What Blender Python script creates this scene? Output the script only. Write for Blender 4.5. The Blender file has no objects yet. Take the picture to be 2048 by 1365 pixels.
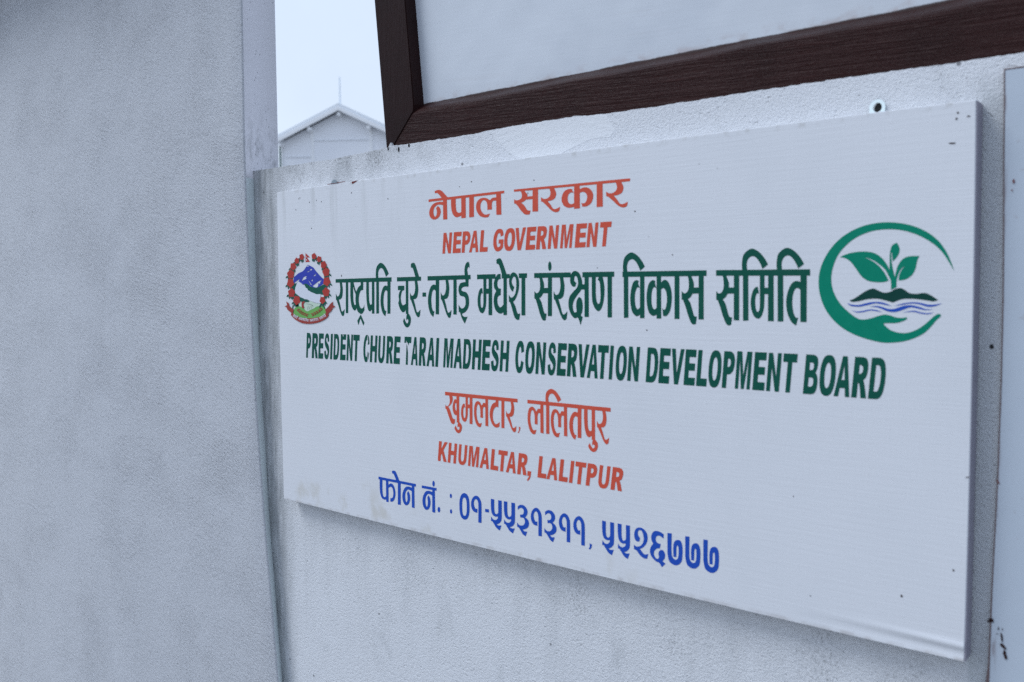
import bpy, bmesh, math, random
from mathutils import Vector, Matrix
from mathutils.geometry import delaunay_2d_cdt
R = math.radians
random.seed(7)
SC = bpy.context.scene
COL = SC.collection

# ------------------------------------------------------------------ camera
cam_d = bpy.data.cameras.new('camera')
cam = bpy.data.objects.new('camera', cam_d); COL.objects.link(cam)
RIGHT = Vector((0.77122762, 0.63651148, -0.00781647))
UP = Vector((-0.02943158, 0.04792144, 0.99841741))
BACK = Vector((0.63587872, -0.76977703, 0.05569188))
cam.matrix_world = Matrix((
    (RIGHT.x, UP.x, BACK.x, 1.42916532),
    (RIGHT.y, UP.y, BACK.y, -1.04590984),
    (RIGHT.z, UP.z, BACK.z, 1.60296294),
    (0, 0, 0, 1)))
cam_d.sensor_width = 36; cam_d.lens = 30.4733
cam_d.clip_start = 0.05; cam_d.clip_end = 2000
cam_d.dof.use_dof = True; cam_d.dof.focus_distance = 1.62; cam_d.dof.aperture_fstop = 5.4
SC.camera = cam

# ------------------------------------------------------------------ light: overcast day
SUN_EL, SUN_AZ = R(50), R(226)           # high on the left, a little in front of the wall
w = bpy.data.worlds.new('World'); SC.world = w; w.use_nodes = True
nt = w.node_tree; N = nt.nodes; N.clear()
out = N.new('ShaderNodeOutputWorld'); bg = N.new('ShaderNodeBackground')
sky = N.new('ShaderNodeTexSky'); sky.sky_type = 'NISHITA'; sky.sun_disc = False
sky.sun_elevation = SUN_EL; sky.sun_rotation = SUN_AZ; sky.air_density = 1.0; sky.dust_density = 3.0
tc = N.new('ShaderNodeTexCoord'); sep = N.new('ShaderNodeSeparateXYZ')
ramp = N.new('ShaderNodeValToRGB')       # cloud layer: white low down, bluer overhead
ramp.color_ramp.elements[0].position = 0.0; ramp.color_ramp.elements[0].color = (0.80, 0.915, 1.06, 1)
ramp.color_ramp.elements[1].position = 0.75; ramp.color_ramp.elements[1].color = (0.685, 0.835, 1.14, 1)
noi = N.new('ShaderNodeTexNoise'); noi.inputs['Scale'].default_value = 3.0; noi.inputs['Detail'].default_value = 5
nr = N.new('ShaderNodeMapRange'); nr.inputs['From Min'].default_value = 0.3; nr.inputs['From Max'].default_value = 0.7
nr.inputs['To Min'].default_value = 0.93 * 10.4; nr.inputs['To Max'].default_value = 1.05 * 10.4
mul = N.new('ShaderNodeVectorMath'); mul.operation = 'SCALE'
mix = N.new('ShaderNodeMix'); mix.data_type = 'RGBA'; mix.inputs['Factor'].default_value = 0.9
L = nt.links.new
L(tc.outputs['Generated'], sep.inputs[0]); L(sep.outputs['Z'], ramp.inputs[0])
L(tc.outputs['Generated'], noi.inputs['Vector']); L(noi.outputs['Fac'], nr.inputs['Value'])
side = N.new('ShaderNodeMapRange'); side.interpolation_type = 'SMOOTHSTEP'      # brighter cloud on the sun's side
side.inputs['From Min'].default_value = -0.5; side.inputs['From Max'].default_value = 0.9
side.inputs['To Min'].default_value = 1.0; side.inputs['To Max'].default_value = 0.92
pr = N.new('ShaderNodeMath'); pr.operation = 'MULTIPLY'
L(sep.outputs['X'], side.inputs['Value']); L(side.outputs['Result'], pr.inputs[0]); L(nr.outputs['Result'], pr.inputs[1])
L(ramp.outputs['Color'], mul.inputs[0]); L(pr.outputs[0], mul.inputs['Scale'])
L(sky.outputs['Color'], mix.inputs['A']); L(mul.outputs['Vector'], mix.inputs['B'])
L(mix.outputs['Result'], bg.inputs['Color']); bg.inputs['Strength'].default_value = 0.1
L(bg.outputs['Background'], out.inputs['Surface'])
sun_d = bpy.data.lights.new('sun', 'SUN'); sun_d.energy = 1.5; sun_d.angle = R(26); sun_d.color = (0.93, 0.97, 1.0)
sun = bpy.data.objects.new('sun', sun_d); COL.objects.link(sun)
sd = Vector((math.sin(SUN_AZ) * math.cos(SUN_EL), math.cos(SUN_AZ) * math.cos(SUN_EL), math.sin(SUN_EL)))
sun.rotation_euler = sd.to_track_quat('Z', 'Y').to_euler(); sun.location = sd * 30
SC.view_settings.view_transform = 'Standard'; SC.view_settings.look = 'None'
SC.view_settings.exposure = 0.0; SC.view_settings.gamma = 1.0
SC.view_settings.use_curve_mapping = False
SC.render.engine = 'CYCLES'; SC.cycles.use_denoising = False      # keep the fine plaster grain

# ------------------------------------------------------------------ helpers
def tag(o, label=None, cat=None, group=None, kind=None):
    if label: o['label'] = label
    if cat: o['category'] = cat
    if group: o['group'] = group
    if kind: o['kind'] = kind
    return o
def thing(name, loc, label, cat, rot=0.0, group=None):
    o = bpy.data.objects.new(name, None); COL.objects.link(o)
    o.location = loc; o.rotation_euler = (0, 0, rot); o.empty_display_size = 0.1
    return tag(o, label, cat, group)
def obj(name, bm, mat, parent=None, local=False, smooth=False, label=None):
    """links bm (world coordinates unless local) as one mesh object"""
    if parent is not None and not local:
        p, chain = parent, Matrix()
        while p is not None:
            chain = Matrix.LocRotScale(p.location, p.rotation_euler, None) @ chain; p = p.parent
        bm.transform(chain.inverted())
    me = bpy.data.meshes.new(name)
    bm.normal_update()
    bm.to_mesh(me); bm.free()
    for m in (mat if isinstance(mat, (list, tuple)) else [mat]): me.materials.append(m)
    if smooth:
        for p in me.polygons: p.use_smooth = True
    o = bpy.data.objects.new(name, me); COL.objects.link(o)
    if parent is not None: o.parent = parent
    if label: o['label'] = label
    return o
def box(bm, x0, x1, y0, y1, z0, z1):
    v = [bm.verts.new(p) for p in ((x0,y0,z0),(x1,y0,z0),(x1,y1,z0),(x0,y1,z0),(x0,y0,z1),(x1,y0,z1),(x1,y1,z1),(x0,y1,z1))]
    for f in ((3,2,1,0),(4,5,6,7),(0,1,5,4),(1,2,6,5),(2,3,7,6),(3,0,4,7)): bm.faces.new([v[i] for i in f])
def prism(bm, pts, y0, y1):
    """polygon in x,z extruded from y0 (front) to y1 (back)"""
    a = [bm.verts.new((x, y0, z)) for x, z in pts]; b = [bm.verts.new((x, y1, z)) for x, z in pts]
    n = len(pts)
    bm.faces.new(a); bm.faces.new(b[::-1])
    for i in range(n): bm.faces.new((a[i], b[i], b[(i+1) % n], a[(i+1) % n]))
    bmesh.ops.recalc_face_normals(bm, faces=bm.faces[:])
def tube(bm, p0, p1, r0, r1=None, n=12):
    p0, p1 = Vector(p0), Vector(p1); r1 = r0 if r1 is None else r1
    q = (p1 - p0).to_track_quat('Z', 'Y')
    A = [bm.verts.new(p0 + q @ Vector((r0*math.cos(t), r0*math.sin(t), 0))) for t in [2*math.pi*i/n for i in range(n)]]
    B = [bm.verts.new(p1 + q @ Vector((r1*math.cos(t), r1*math.sin(t), 0))) for t in [2*math.pi*i/n for i in range(n)]]
    for i in range(n): bm.faces.new((A[i], A[(i+1) % n], B[(i+1) % n], B[i]))
    bm.faces.new(A[::-1]); bm.faces.new(B)

# ------------------------------------------------------------------ materials
class Mat:
    def __init__(s, name, color, rough=0.6, spec=0.4):
        s.m = bpy.data.materials.new(name); s.m.use_nodes = True
        s.t = s.m.node_tree; s.b = s.t.nodes['Principled BSDF']
        s.b.inputs['Roughness'].default_value = rough; s.b.inputs['Specular IOR Level'].default_value = spec
        s.geo = s.t.nodes.new('ShaderNodeNewGeometry'); s.pos = s.geo.outputs['Position']
        s.col = s.rgb(color); s.h = None
    def n(s, t): return s.t.nodes.new(t)
    def l(s, a, b): s.t.links.new(a, b)
    def rgb(s, c):
        k = s.n('ShaderNodeRGB'); k.outputs[0].default_value = (*c, 1); return k.outputs[0]
    def mapped(s, scale=(1,1,1), rot=(0,0,0), loc=(0,0,0)):
        k = s.n('ShaderNodeMapping'); k.vector_type = 'POINT'
        # rotate first, then scale: two nodes
        k.inputs['Rotation'].default_value = rot; k.inputs['Location'].default_value = loc
        s.l(s.pos, k.inputs['Vector'])
        v = s.n('ShaderNodeVectorMath'); v.operation = 'MULTIPLY'; v.inputs[1].default_value = scale
        s.l(k.outputs[0], v.inputs[0]); return v.outputs[0]
    def noise(s, vec, scale=1.0, detail=4, rough=0.55, dist=0.0):
        k = s.n('ShaderNodeTexNoise'); k.inputs['Scale'].default_value = scale; k.inputs['Detail'].default_value = detail
        k.inputs['Roughness'].default_value = rough; k.inputs['Distortion'].default_value = dist
        s.l(vec, k.inputs['Vector']); return k.outputs['Fac']
    def voro(s, vec, scale=1.0):
        k = s.n('ShaderNodeTexVoronoi'); k.inputs['Scale'].default_value = scale; s.l(vec, k.inputs['Vector']); return k.outputs['Distance']
    def rng(s, v, a, b, c=0.0, d=1.0, smooth=True):
        k = s.n('ShaderNodeMapRange'); k.interpolation_type = 'SMOOTHSTEP' if smooth else 'LINEAR'
        s.l(v, k.inputs['Value'])
        for nme, x in zip(('From Min','From Max','To Min','To Max'), (a, b, c, d)): k.inputs[nme].default_value = x
        return k.outputs['Result']
    def math(s, op, a, b=None):
        k = s.n('ShaderNodeMath'); k.operation = op
        for i, x in enumerate((a, b)):
            if x is None: continue
            if isinstance(x, (int, float)): k.inputs[i].default_value = x
            else: s.l(x, k.inputs[i])
        return k.outputs[0]
    def xyz(s):
        k = s.n('ShaderNodeSeparateXYZ'); s.l(s.pos, k.inputs[0]); return k.outputs
    def over(s, fac, color):
        k = s.n('ShaderNodeMix'); k.data_type = 'RGBA'
        if isinstance(fac, (int, float)): k.inputs['Factor'].default_value = fac
        else: s.l(fac, k.inputs['Factor'])
        s.l(s.col, k.inputs['A']); s.l(s.rgb(color) if isinstance(color, tuple) else color, k.inputs['B'])
        s.col = k.outputs['Result']
    def bump(s, h, dist, strength=1.0):
        k = s.n('ShaderNodeBump'); k.inputs['Distance'].default_value = dist; k.inputs['Strength'].default_value = strength
        s.l(h, k.inputs['Height'])
        if s.h is not None: s.l(s.h, k.inputs['Normal'])
        s.h = k.outputs['Normal']
    def done(s):
        s.l(s.col, s.b.inputs['Base Color'])
        if s.h is not None: s.l(s.h, s.b.inputs['Normal'])
        return s.m
def flat(name, color, rough=0.5, var=0.06, spec=0.13):
    m = Mat(name, color, rough, spec)
    f = m.noise(m.mapped((60, 60, 60)), 1.0, 3)
    m.over(m.rng(f, 0.35, 0.7, 0, var), tuple(min(1, c * 1.5 + 0.03) for c in color))
    return m.done()

# ------------------------------------------------------------------ printed artwork: outlines on the board, in 0.1 mm from its lower left corner
ART = {
 'line_red_top': '''
+4135,5566 5753,5579 5753,5540 4134,5526|+4464,5552 4548,5553 4554,5218 4461,5218|+4472,5501 4364,5510~ 4255,5491~ 4180,5432~ 4146,5358~ 4160,5289~ 4221,5238~ 4295,5233~ 4369,5266~ 4408,5334~ 4395,5402~ 4346,5446 4304,5410 4321,5357~ 4314,5305~ 4281,5276~ 4252,5305~ 4244,5362~ 4263,5418~ 4320,5458~ 4387,5465~ 4471,5448|+4276,5689 4327,5700~ 4392,5699~ 4450,5671~ 4574,5561 4437,5561 4385,5617~ 4335,5652~ 4281,5655|+4863,5544 4957,5544 4958,5218 4861,5217|+4641,5544 4743,5544 4746,5397~ 4762,5332~ 4811,5304~ 4869,5318 4868,5259 4781,5238~ 4709,5258~ 4658,5331~ 4639,5426|+5035,5545 5133,5546 5130,5221 5030,5219|+5593,5572 5688,5572 5695,5220 5593,5224|+5467,5252 5429,5201 5346,5199~ 5251,5233~ 5184,5324~ 5185,5422~ 5236,5482~ 5323,5504~ 5406,5489~ 5465,5458~ 5518,5488~ 5607,5488 5606,5434 5543,5443~ 5506,5411~ 5505,5312 5411,5312 5409,5401~ 5375,5454~ 5326,5464~ 5284,5432~ 5268,5364~ 5294,5292~ 5365,5242~
+5945,5580 7984,5566 7984,5527 5945,5547|+6303,5547 6405,5546 6403,5224 6298,5226|+6164,5456 6308,5455 6308,5412 6164,5412|+6069,5550 6148,5549 6165,5527~ 6199,5493~ 6203,5463~ 6179,5415~ 6131,5386~ 6078,5373 6131,5341~ 6173,5289~ 6209,5251~ 6264,5246 6243,5191 6187,5189~ 6141,5204~ 6081,5256~ 6023,5323~ 5974,5370 5948,5368 5948,5432 5996,5415~ 6050,5421~ 6089,5442~ 6100,5475~ 6092,5516~|+6599,5567 6683,5567 6725,5495~ 6736,5449~ 6709,5390~ 6646,5366~ 6580,5362 6633,5305~ 6678,5248~ 6727,5238~ 6806,5263 6784,5202~ 6716,5192~ 6642,5228~ 6566,5294~ 6489,5357 6462,5362 6457,5429 6507,5399~ 6571,5401~ 6616,5428~ 6634,5472~ 6622,5519~|+7055,5547 7151,5545 7154,5218 7053,5218|+7026,5499 6958,5506~ 6874,5472~ 6832,5375~ 6866,5283~ 6941,5243~ 7013,5240~ 7060,5251 7061,5301 7002,5286~ 6953,5317~ 6942,5379~ 6958,5429~ 7003,5454~ 7055,5442 7021,5482~|+7146,5484 7210,5505~ 7291,5497~ 7359,5445~ 7382,5372~ 7352,5285~ 7286,5244~ 7242,5236~ 7194,5240 7181,5295 7220,5283~ 7260,5307~ 7280,5373~ 7256,5423~ 7203,5446~ 7146,5433|+7441,5542 7540,5541 7542,5216 7440,5215|+7740,5559 7825,5559 7868,5487~ 7879,5440~ 7852,5382~ 7788,5358~ 7721,5354 7776,5296~ 7821,5239~ 7871,5229~ 7950,5254 7929,5193~ 7861,5183~ 7785,5219~ 7708,5286~ 7629,5348 7601,5354 7596,5420 7648,5390~ 7712,5393~ 7758,5420~ 7776,5464~ 7763,5511~
''',
 'line_green': '''
+1723,4301 3216,4309 3215,4237 1721,4237|+1828,4286 1888,4287 1915,4162~ 1920,4082~ 1898,3979~ 1852,3936~ 1805,3928 1840,3828~ 1869,3730~ 1904,3714~ 1961,3758 1943,3652~ 1894,3633~ 1843,3694~ 1793,3809~ 1741,3917 1722,3926 1722,4042 1756,3990~ 1801,3996~ 1834,4044~ 1849,4121~ 1842,4203~|+2008,4253 2073,4253 2059,3685 1992,3684|+2134,4265 2208,4264 2205,4002~ 2213,3884~ 2242,3832~ 2274,3845 2295,3813 2280,3754 2233,3733~ 2174,3779~ 2139,3871~ 2126,4003|+2189,4225 2219,4244 2260,4120~ 2315,4041 2290,3996 2233,4094~|+2412,4261 2485,4260 2477,4098 2421,4090~ 2374,4028~ 2354,3937~ 2362,3846~ 2396,3783~ 2443,3772~ 2483,3800~ 2499,3846 2501,3742 2450,3686~ 2401,3674~ 2322,3715~ 2281,3813~ 2265,3930~ 2284,4048~ 2344,4145~ 2414,4186|+2400,3663 2495,3515 2464,3466 2392,3592 2332,3473 2304,3551|+2711,4257 2775,4256 2764,3682 2699,3682|+2563,4259 2631,4258 2628,4001~ 2636,3885~ 2668,3836~ 2707,3859 2705,3756 2646,3720~ 2598,3756~ 2567,3885~ 2557,4053|+2826,4268 2893,4267 2882,3687 2813,3682|+2822,4282 2816,4379~ 2843,4496~ 2938,4564~ 3030,4529~ 3102,4450~ 3146,4372 3076,4318 3042,4396~ 2994,4459~ 2948,4473~ 2901,4444~ 2877,4375~ 2884,4281|+3112,4252 3190,4252 3173,3684 3098,3685|+3115,4158 3056,4170~ 2999,4136~ 2952,4044~ 2928,3921~ 2940,3793~ 2982,3689~ 3044,3638 3073,3734 3042,3737~ 3016,3792~ 3003,3898~ 3015,4002~ 3039,4067~ 3073,4088~ 3113,4061
+3353,4307 3934,4308 3933,4240 3352,4237|+3568,4263 3627,4262 3619,3683 3558,3685|+3372,4162 3529,4161 3527,4089 3475,4069~ 3446,3997~ 3441,3923~ 3461,3854~ 3500,3831~ 3565,3861 3563,3756 3521,3718~ 3472,3715~ 3414,3773~ 3374,3867 3394,3923~ 3386,3988~ 3408,4054~ 3443,4088 3372,4088|+3568,3638 3583,3680~ 3628,3688~ 3674,3627~ 3675,3553~ 3641,3484~ 3587,3456~ 3534,3476~ 3499,3523~ 3485,3560 3515,3615 3545,3561~ 3576,3526~ 3607,3537~ 3615,3576~ 3592,3598~ 3566,3578~|+3771,4292 3831,4293 3859,4168~ 3865,4086~ 3843,3983~ 3798,3940~ 3750,3932 3787,3831~ 3817,3732~ 3852,3716~ 3909,3761 3892,3654~ 3843,3634~ 3791,3696~ 3739,3812~ 3686,3921 3667,3930 3665,4047 3700,3995~ 3745,4000~ 3778,4048~ 3793,4126~ 3785,4208~|+3696,4522 3731,4539~ 3775,4538~ 3814,4488~ 3895,4291 3802,4293 3768,4394~ 3735,4456~ 3699,4462
+3963,4044 4047,4043 4046,3975 3961,3976
+4088,4312 5047,4315 5046,4247 4086,4241|+4275,4255 4353,4255 4340,3685 4264,3686|+4279,4161 4219,4173~ 4161,4139~ 4114,4047~ 4090,3924~ 4103,3795~ 4146,3691~ 4209,3639 4238,3735 4207,3739~ 4180,3793~ 4167,3900~ 4178,4004~ 4202,4069~ 4237,4090~ 4277,4064|+4486,4297 4544,4299 4572,4172~ 4578,4090~ 4557,3985~ 4514,3942~ 4467,3934 4503,3832~ 4532,3732~ 4567,3716~ 4621,3761 4605,3653~ 4558,3633~ 4507,3696~ 4457,3813~ 4405,3923 4386,3932 4385,4050 4419,3997~ 4462,4003~ 4494,4051~ 4508,4130~ 4501,4213~|+4673,4264 4743,4263 4736,3686 4663,3685|+4932,4269 5003,4267 4999,4130 4908,4131~ 4859,4110~ 4847,4079~ 4880,4056~ 4947,4041~ 4994,3984~ 5008,3894~ 4992,3805~ 4936,3736~ 4848,3696 4890,3654~ 4972,3653 4911,3543 4849,3627~ 4808,3725 4782,3728 4779,3845 4827,3793~ 4881,3788~ 4926,3834~ 4934,3902~ 4917,3959~ 4879,3976~ 4824,3988~ 4791,4034~ 4783,4107~ 4815,4177~ 4876,4200~ 4934,4202|+4924,4277 4916,4391~ 4938,4480~ 4984,4522~ 5019,4507~ 5027,4424 5001,4441~ 4976,4398~ 4986,4349~ 4992,4276
+5184,4317 5566,4318 5565,4247 5183,4245|+5424,4262 5495,4262 5489,3683 5414,3684|+5365,4096 5429,4096 5428,4016 5363,4016|+5315,4263 5376,4262 5370,3902~ 5347,3781~ 5312,3724~ 5278,3713~ 5231,3741~ 5198,3824~ 5190,3926~ 5212,4034~ 5249,4096~ 5288,4104 5300,4018 5273,4023~ 5255,3977~ 5250,3907~ 5258,3825~ 5279,3794~ 5300,3815~ 5310,3876~ 5313,4054|+5725,4287 5792,4285 5788,3688 5718,3687|+5690,4316 5850,4314 5849,4249 5689,4248|+5668,4318 5614,4315~ 5559,4258~ 5529,4172~ 5540,4100~ 5573,4057~ 5539,3998~ 5523,3895~ 5549,3784~ 5611,3721~ 5673,3710~ 5723,3734 5724,3855 5664,3805~ 5617,3836~ 5599,3902~ 5610,3966~ 5668,3997 5671,4094 5626,4100~ 5603,4139~ 5604,4194~ 5627,4233~ 5669,4239|+5585,4536 5621,4554~ 5666,4553~ 5707,4501~ 5792,4301 5696,4303 5660,4406~ 5626,4469~ 5589,4475|+6028,4320 6185,4318 6184,4249 6028,4249|+6080,4273 6151,4271 6148,3687 6074,3686|+5836,4222~ 5859,4295~ 5914,4338~ 5984,4310~ 6024,4235~ 6033,4150~ 6014,4042~ 5961,3934~ 5912,3892 5956,3825~ 5983,3747~ 6009,3709~ 6051,3720 6030,3622 5988,3618~ 5942,3654~ 5904,3747~ 5869,3848~ 5845,3890 5831,3890 5828,3999 5870,3956~ 5921,3973~ 5962,4034~ 5977,4135~ 5972,4236~ 5940,4272~ 5908,4252~ 5887,4198~ 5906,4144~ 5938,4117 5909,4043 5867,4082~ 5842,4144~
+6323,4318 6989,4314 6989,4244 6322,4245|+7194,4313 7728,4310 7728,4239 7193,4240|+6578,4262 6652,4260 6648,3681 6573,3682|+6479,4095 6582,4096 6581,4019 6478,4016|+6411,4265 6468,4264 6480,4223~ 6504,4163~ 6506,4110~ 6489,4023~ 6455,3970~ 6416,3945 6454,3889~ 6484,3796~ 6509,3726~ 6549,3719 6533,3620 6493,3615~ 6460,3641~ 6418,3734~ 6377,3855~ 6342,3939 6324,3936 6325,4051 6358,4021~ 6397,4031~ 6425,4070~ 6433,4130~ 6428,4204~|+6782,4299 6841,4300 6871,4172~ 6878,4088~ 6859,3983~ 6814,3939~ 6767,3931 6804,3828~ 6836,3727~ 6871,3710~ 6927,3756 6911,3647~ 6863,3627~ 6810,3690~ 6757,3809~ 6703,3921 6684,3930 6681,4050 6716,3996~ 6761,4001~ 6793,4050~ 6806,4130~ 6798,4214~|+7231,4274 7301,4272 7302,3677 7228,3676|+7154,4141 7235,4140 7235,4066 7154,4066|+6978,4205~ 6989,4274~ 7029,4323~ 7083,4332~ 7140,4297~ 7179,4216~ 7191,4129~ 7168,4056~ 7091,3973~ 7042,3903~ 7023,3829~ 7034,3770~ 7055,3741~ 7090,3751~ 7084,3814~ 7088,3888~ 7114,3944~ 7144,3958~ 7181,3925~ 7197,3844~ 7190,3756~ 7166,3701~ 7198,3676 7160,3558 7127,3642~ 7102,3668~ 7062,3655~ 7004,3696~ 6959,3784~ 6947,3880~ 6970,3969~ 7028,4032~ 7093,4090~ 7118,4152~ 7110,4220~ 7083,4260~ 7059,4252~ 7050,4211~ 7063,4179~ 7088,4164 7066,4105 7019,4116~ 6989,4153~|+7618,4266 7691,4265 7690,3675 7619,3674|+7355,4271 7421,4270 7421,4018 7431,3917~ 7460,3862~ 7489,3885~ 7502,3960~ 7498,4075~ 7487,4168~ 7454,4202 7490,4269 7525,4268 7548,4203~ 7567,4089~ 7560,3946~ 7529,3824~ 7477,3763~ 7425,3780~ 7378,3852~ 7356,3961~
+6614,4482~ 6636,4457~ 6644,4412~ 6636,4364~ 6613,4345~ 6591,4365~ 6584,4414~ 6591,4458~
+7862,4305 9126,4297 9126,4224 7862,4234|+7883,4265 7954,4263 7957,3675 7885,3671|+7879,4279 7870,4377~ 7895,4496~ 7993,4564~ 8091,4527~ 8168,4446~ 8216,4366 8144,4312 8107,4392~ 8055,4456~ 8006,4471~ 7957,4442~ 7935,4373~ 7944,4278|+8141,4260 8209,4259 8211,3671 8141,3670|+8123,4174 8071,4186~ 8018,4123~ 7987,3948~ 8011,3773~ 8071,3702~ 8112,3702~ 8146,3721 8146,3823 8104,3791~ 8071,3837~ 8060,3941~ 8071,4032~ 8100,4087~ 8137,4078 8113,4142~|+8397,4255 8464,4254 8468,3670 8398,3669|+8377,4171 8330,4182~ 8271,4120~ 8243,3948~ 8267,3782~ 8319,3712~ 8370,3707~ 8402,3727 8402,3817 8362,3790~ 8327,3844~ 8319,3954~ 8330,4044~ 8361,4090~ 8397,4069 8374,4139~|+8461,4145 8506,4182~ 8562,4168~ 8610,4075~ 8627,3947~ 8606,3791~ 8561,3716~ 8530,3702~ 8496,3708 8486,3807 8514,3785~ 8542,3829~ 8555,3947~ 8538,4035~ 8501,4076~ 8461,4052|+8666,4250 8737,4248 8740,3668 8668,3667|+9015,4243 9086,4242 9089,3665 9016,3666|+8920,4078 9020,4078 9020,4001 8921,3999|+8853,4246 8908,4245 8920,4205~ 8944,4145~ 8947,4092~ 8931,4006~ 8899,3953~ 8862,3929 8899,3873~ 8929,3780~ 8954,3711~ 8992,3703 8978,3605 8940,3600~ 8907,3626~ 8866,3719~ 8825,3839~ 8790,3922 8772,3920 8772,4034 8805,4004~ 8842,4014~ 8869,4053~ 8876,4113~ 8870,4186~
+9259,4296 10467,4279 10467,4204 9259,4224|+9502,4238 9572,4236 9576,3661 9504,3663|+9409,4073 9507,4073 9508,3997 9410,3995|+9343,4242 9396,4240 9408,4200~ 9432,4140~ 9435,4087~ 9420,4001~ 9388,3949~ 9352,3925 9389,3869~ 9418,3776~ 9443,3707~ 9481,3699 9467,3601 9430,3596~ 9398,3622~ 9356,3715~ 9316,3835~ 9281,3918 9264,3916 9263,4030 9296,4000~ 9332,4010~ 9358,4049~ 9365,4108~ 9359,4182~|+9622,4251 9692,4249 9699,3661 9628,3657|+9617,4265 9608,4364~ 9632,4482~ 9728,4549~ 9823,4511~ 9900,4429~ 9947,4349 9877,4297 9840,4377~ 9789,4441~ 9741,4456~ 9693,4428~ 9671,4359~ 9682,4263|+9950,4231 10019,4230 10025,3656 9952,3658|+9895,4067 9958,4066 9958,3987 9896,3988|+9843,4233 9903,4232 9904,3875~ 9884,3755~ 9852,3698~ 9819,3687~ 9772,3716~ 9738,3798~ 9727,3900~ 9747,4008~ 9782,4068~ 9819,4076 9833,3991 9807,3996~ 9790,3950~ 9786,3881~ 9797,3799~ 9818,3768~ 9838,3789~ 9847,3849~ 9845,4026|+10069,4245 10138,4243 10147,3657 10076,3654|+10064,4259 10055,4357~ 10078,4475~ 10174,4542~ 10269,4504~ 10346,4423~ 10393,4343 10323,4291 10286,4370~ 10235,4434~ 10187,4450~ 10140,4421~ 10118,4352~ 10128,4258|+10351,4223 10428,4222 10431,3653 10356,3654|+10357,4129 10298,4143~ 10242,4109~ 10199,4017~ 10179,3894~ 10195,3764~ 10241,3659~ 10304,3608 10329,3704 10299,3707~ 10271,3762~ 10255,3869~ 10262,3974~ 10284,4039~ 10318,4059~ 10358,4032
''',
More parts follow.
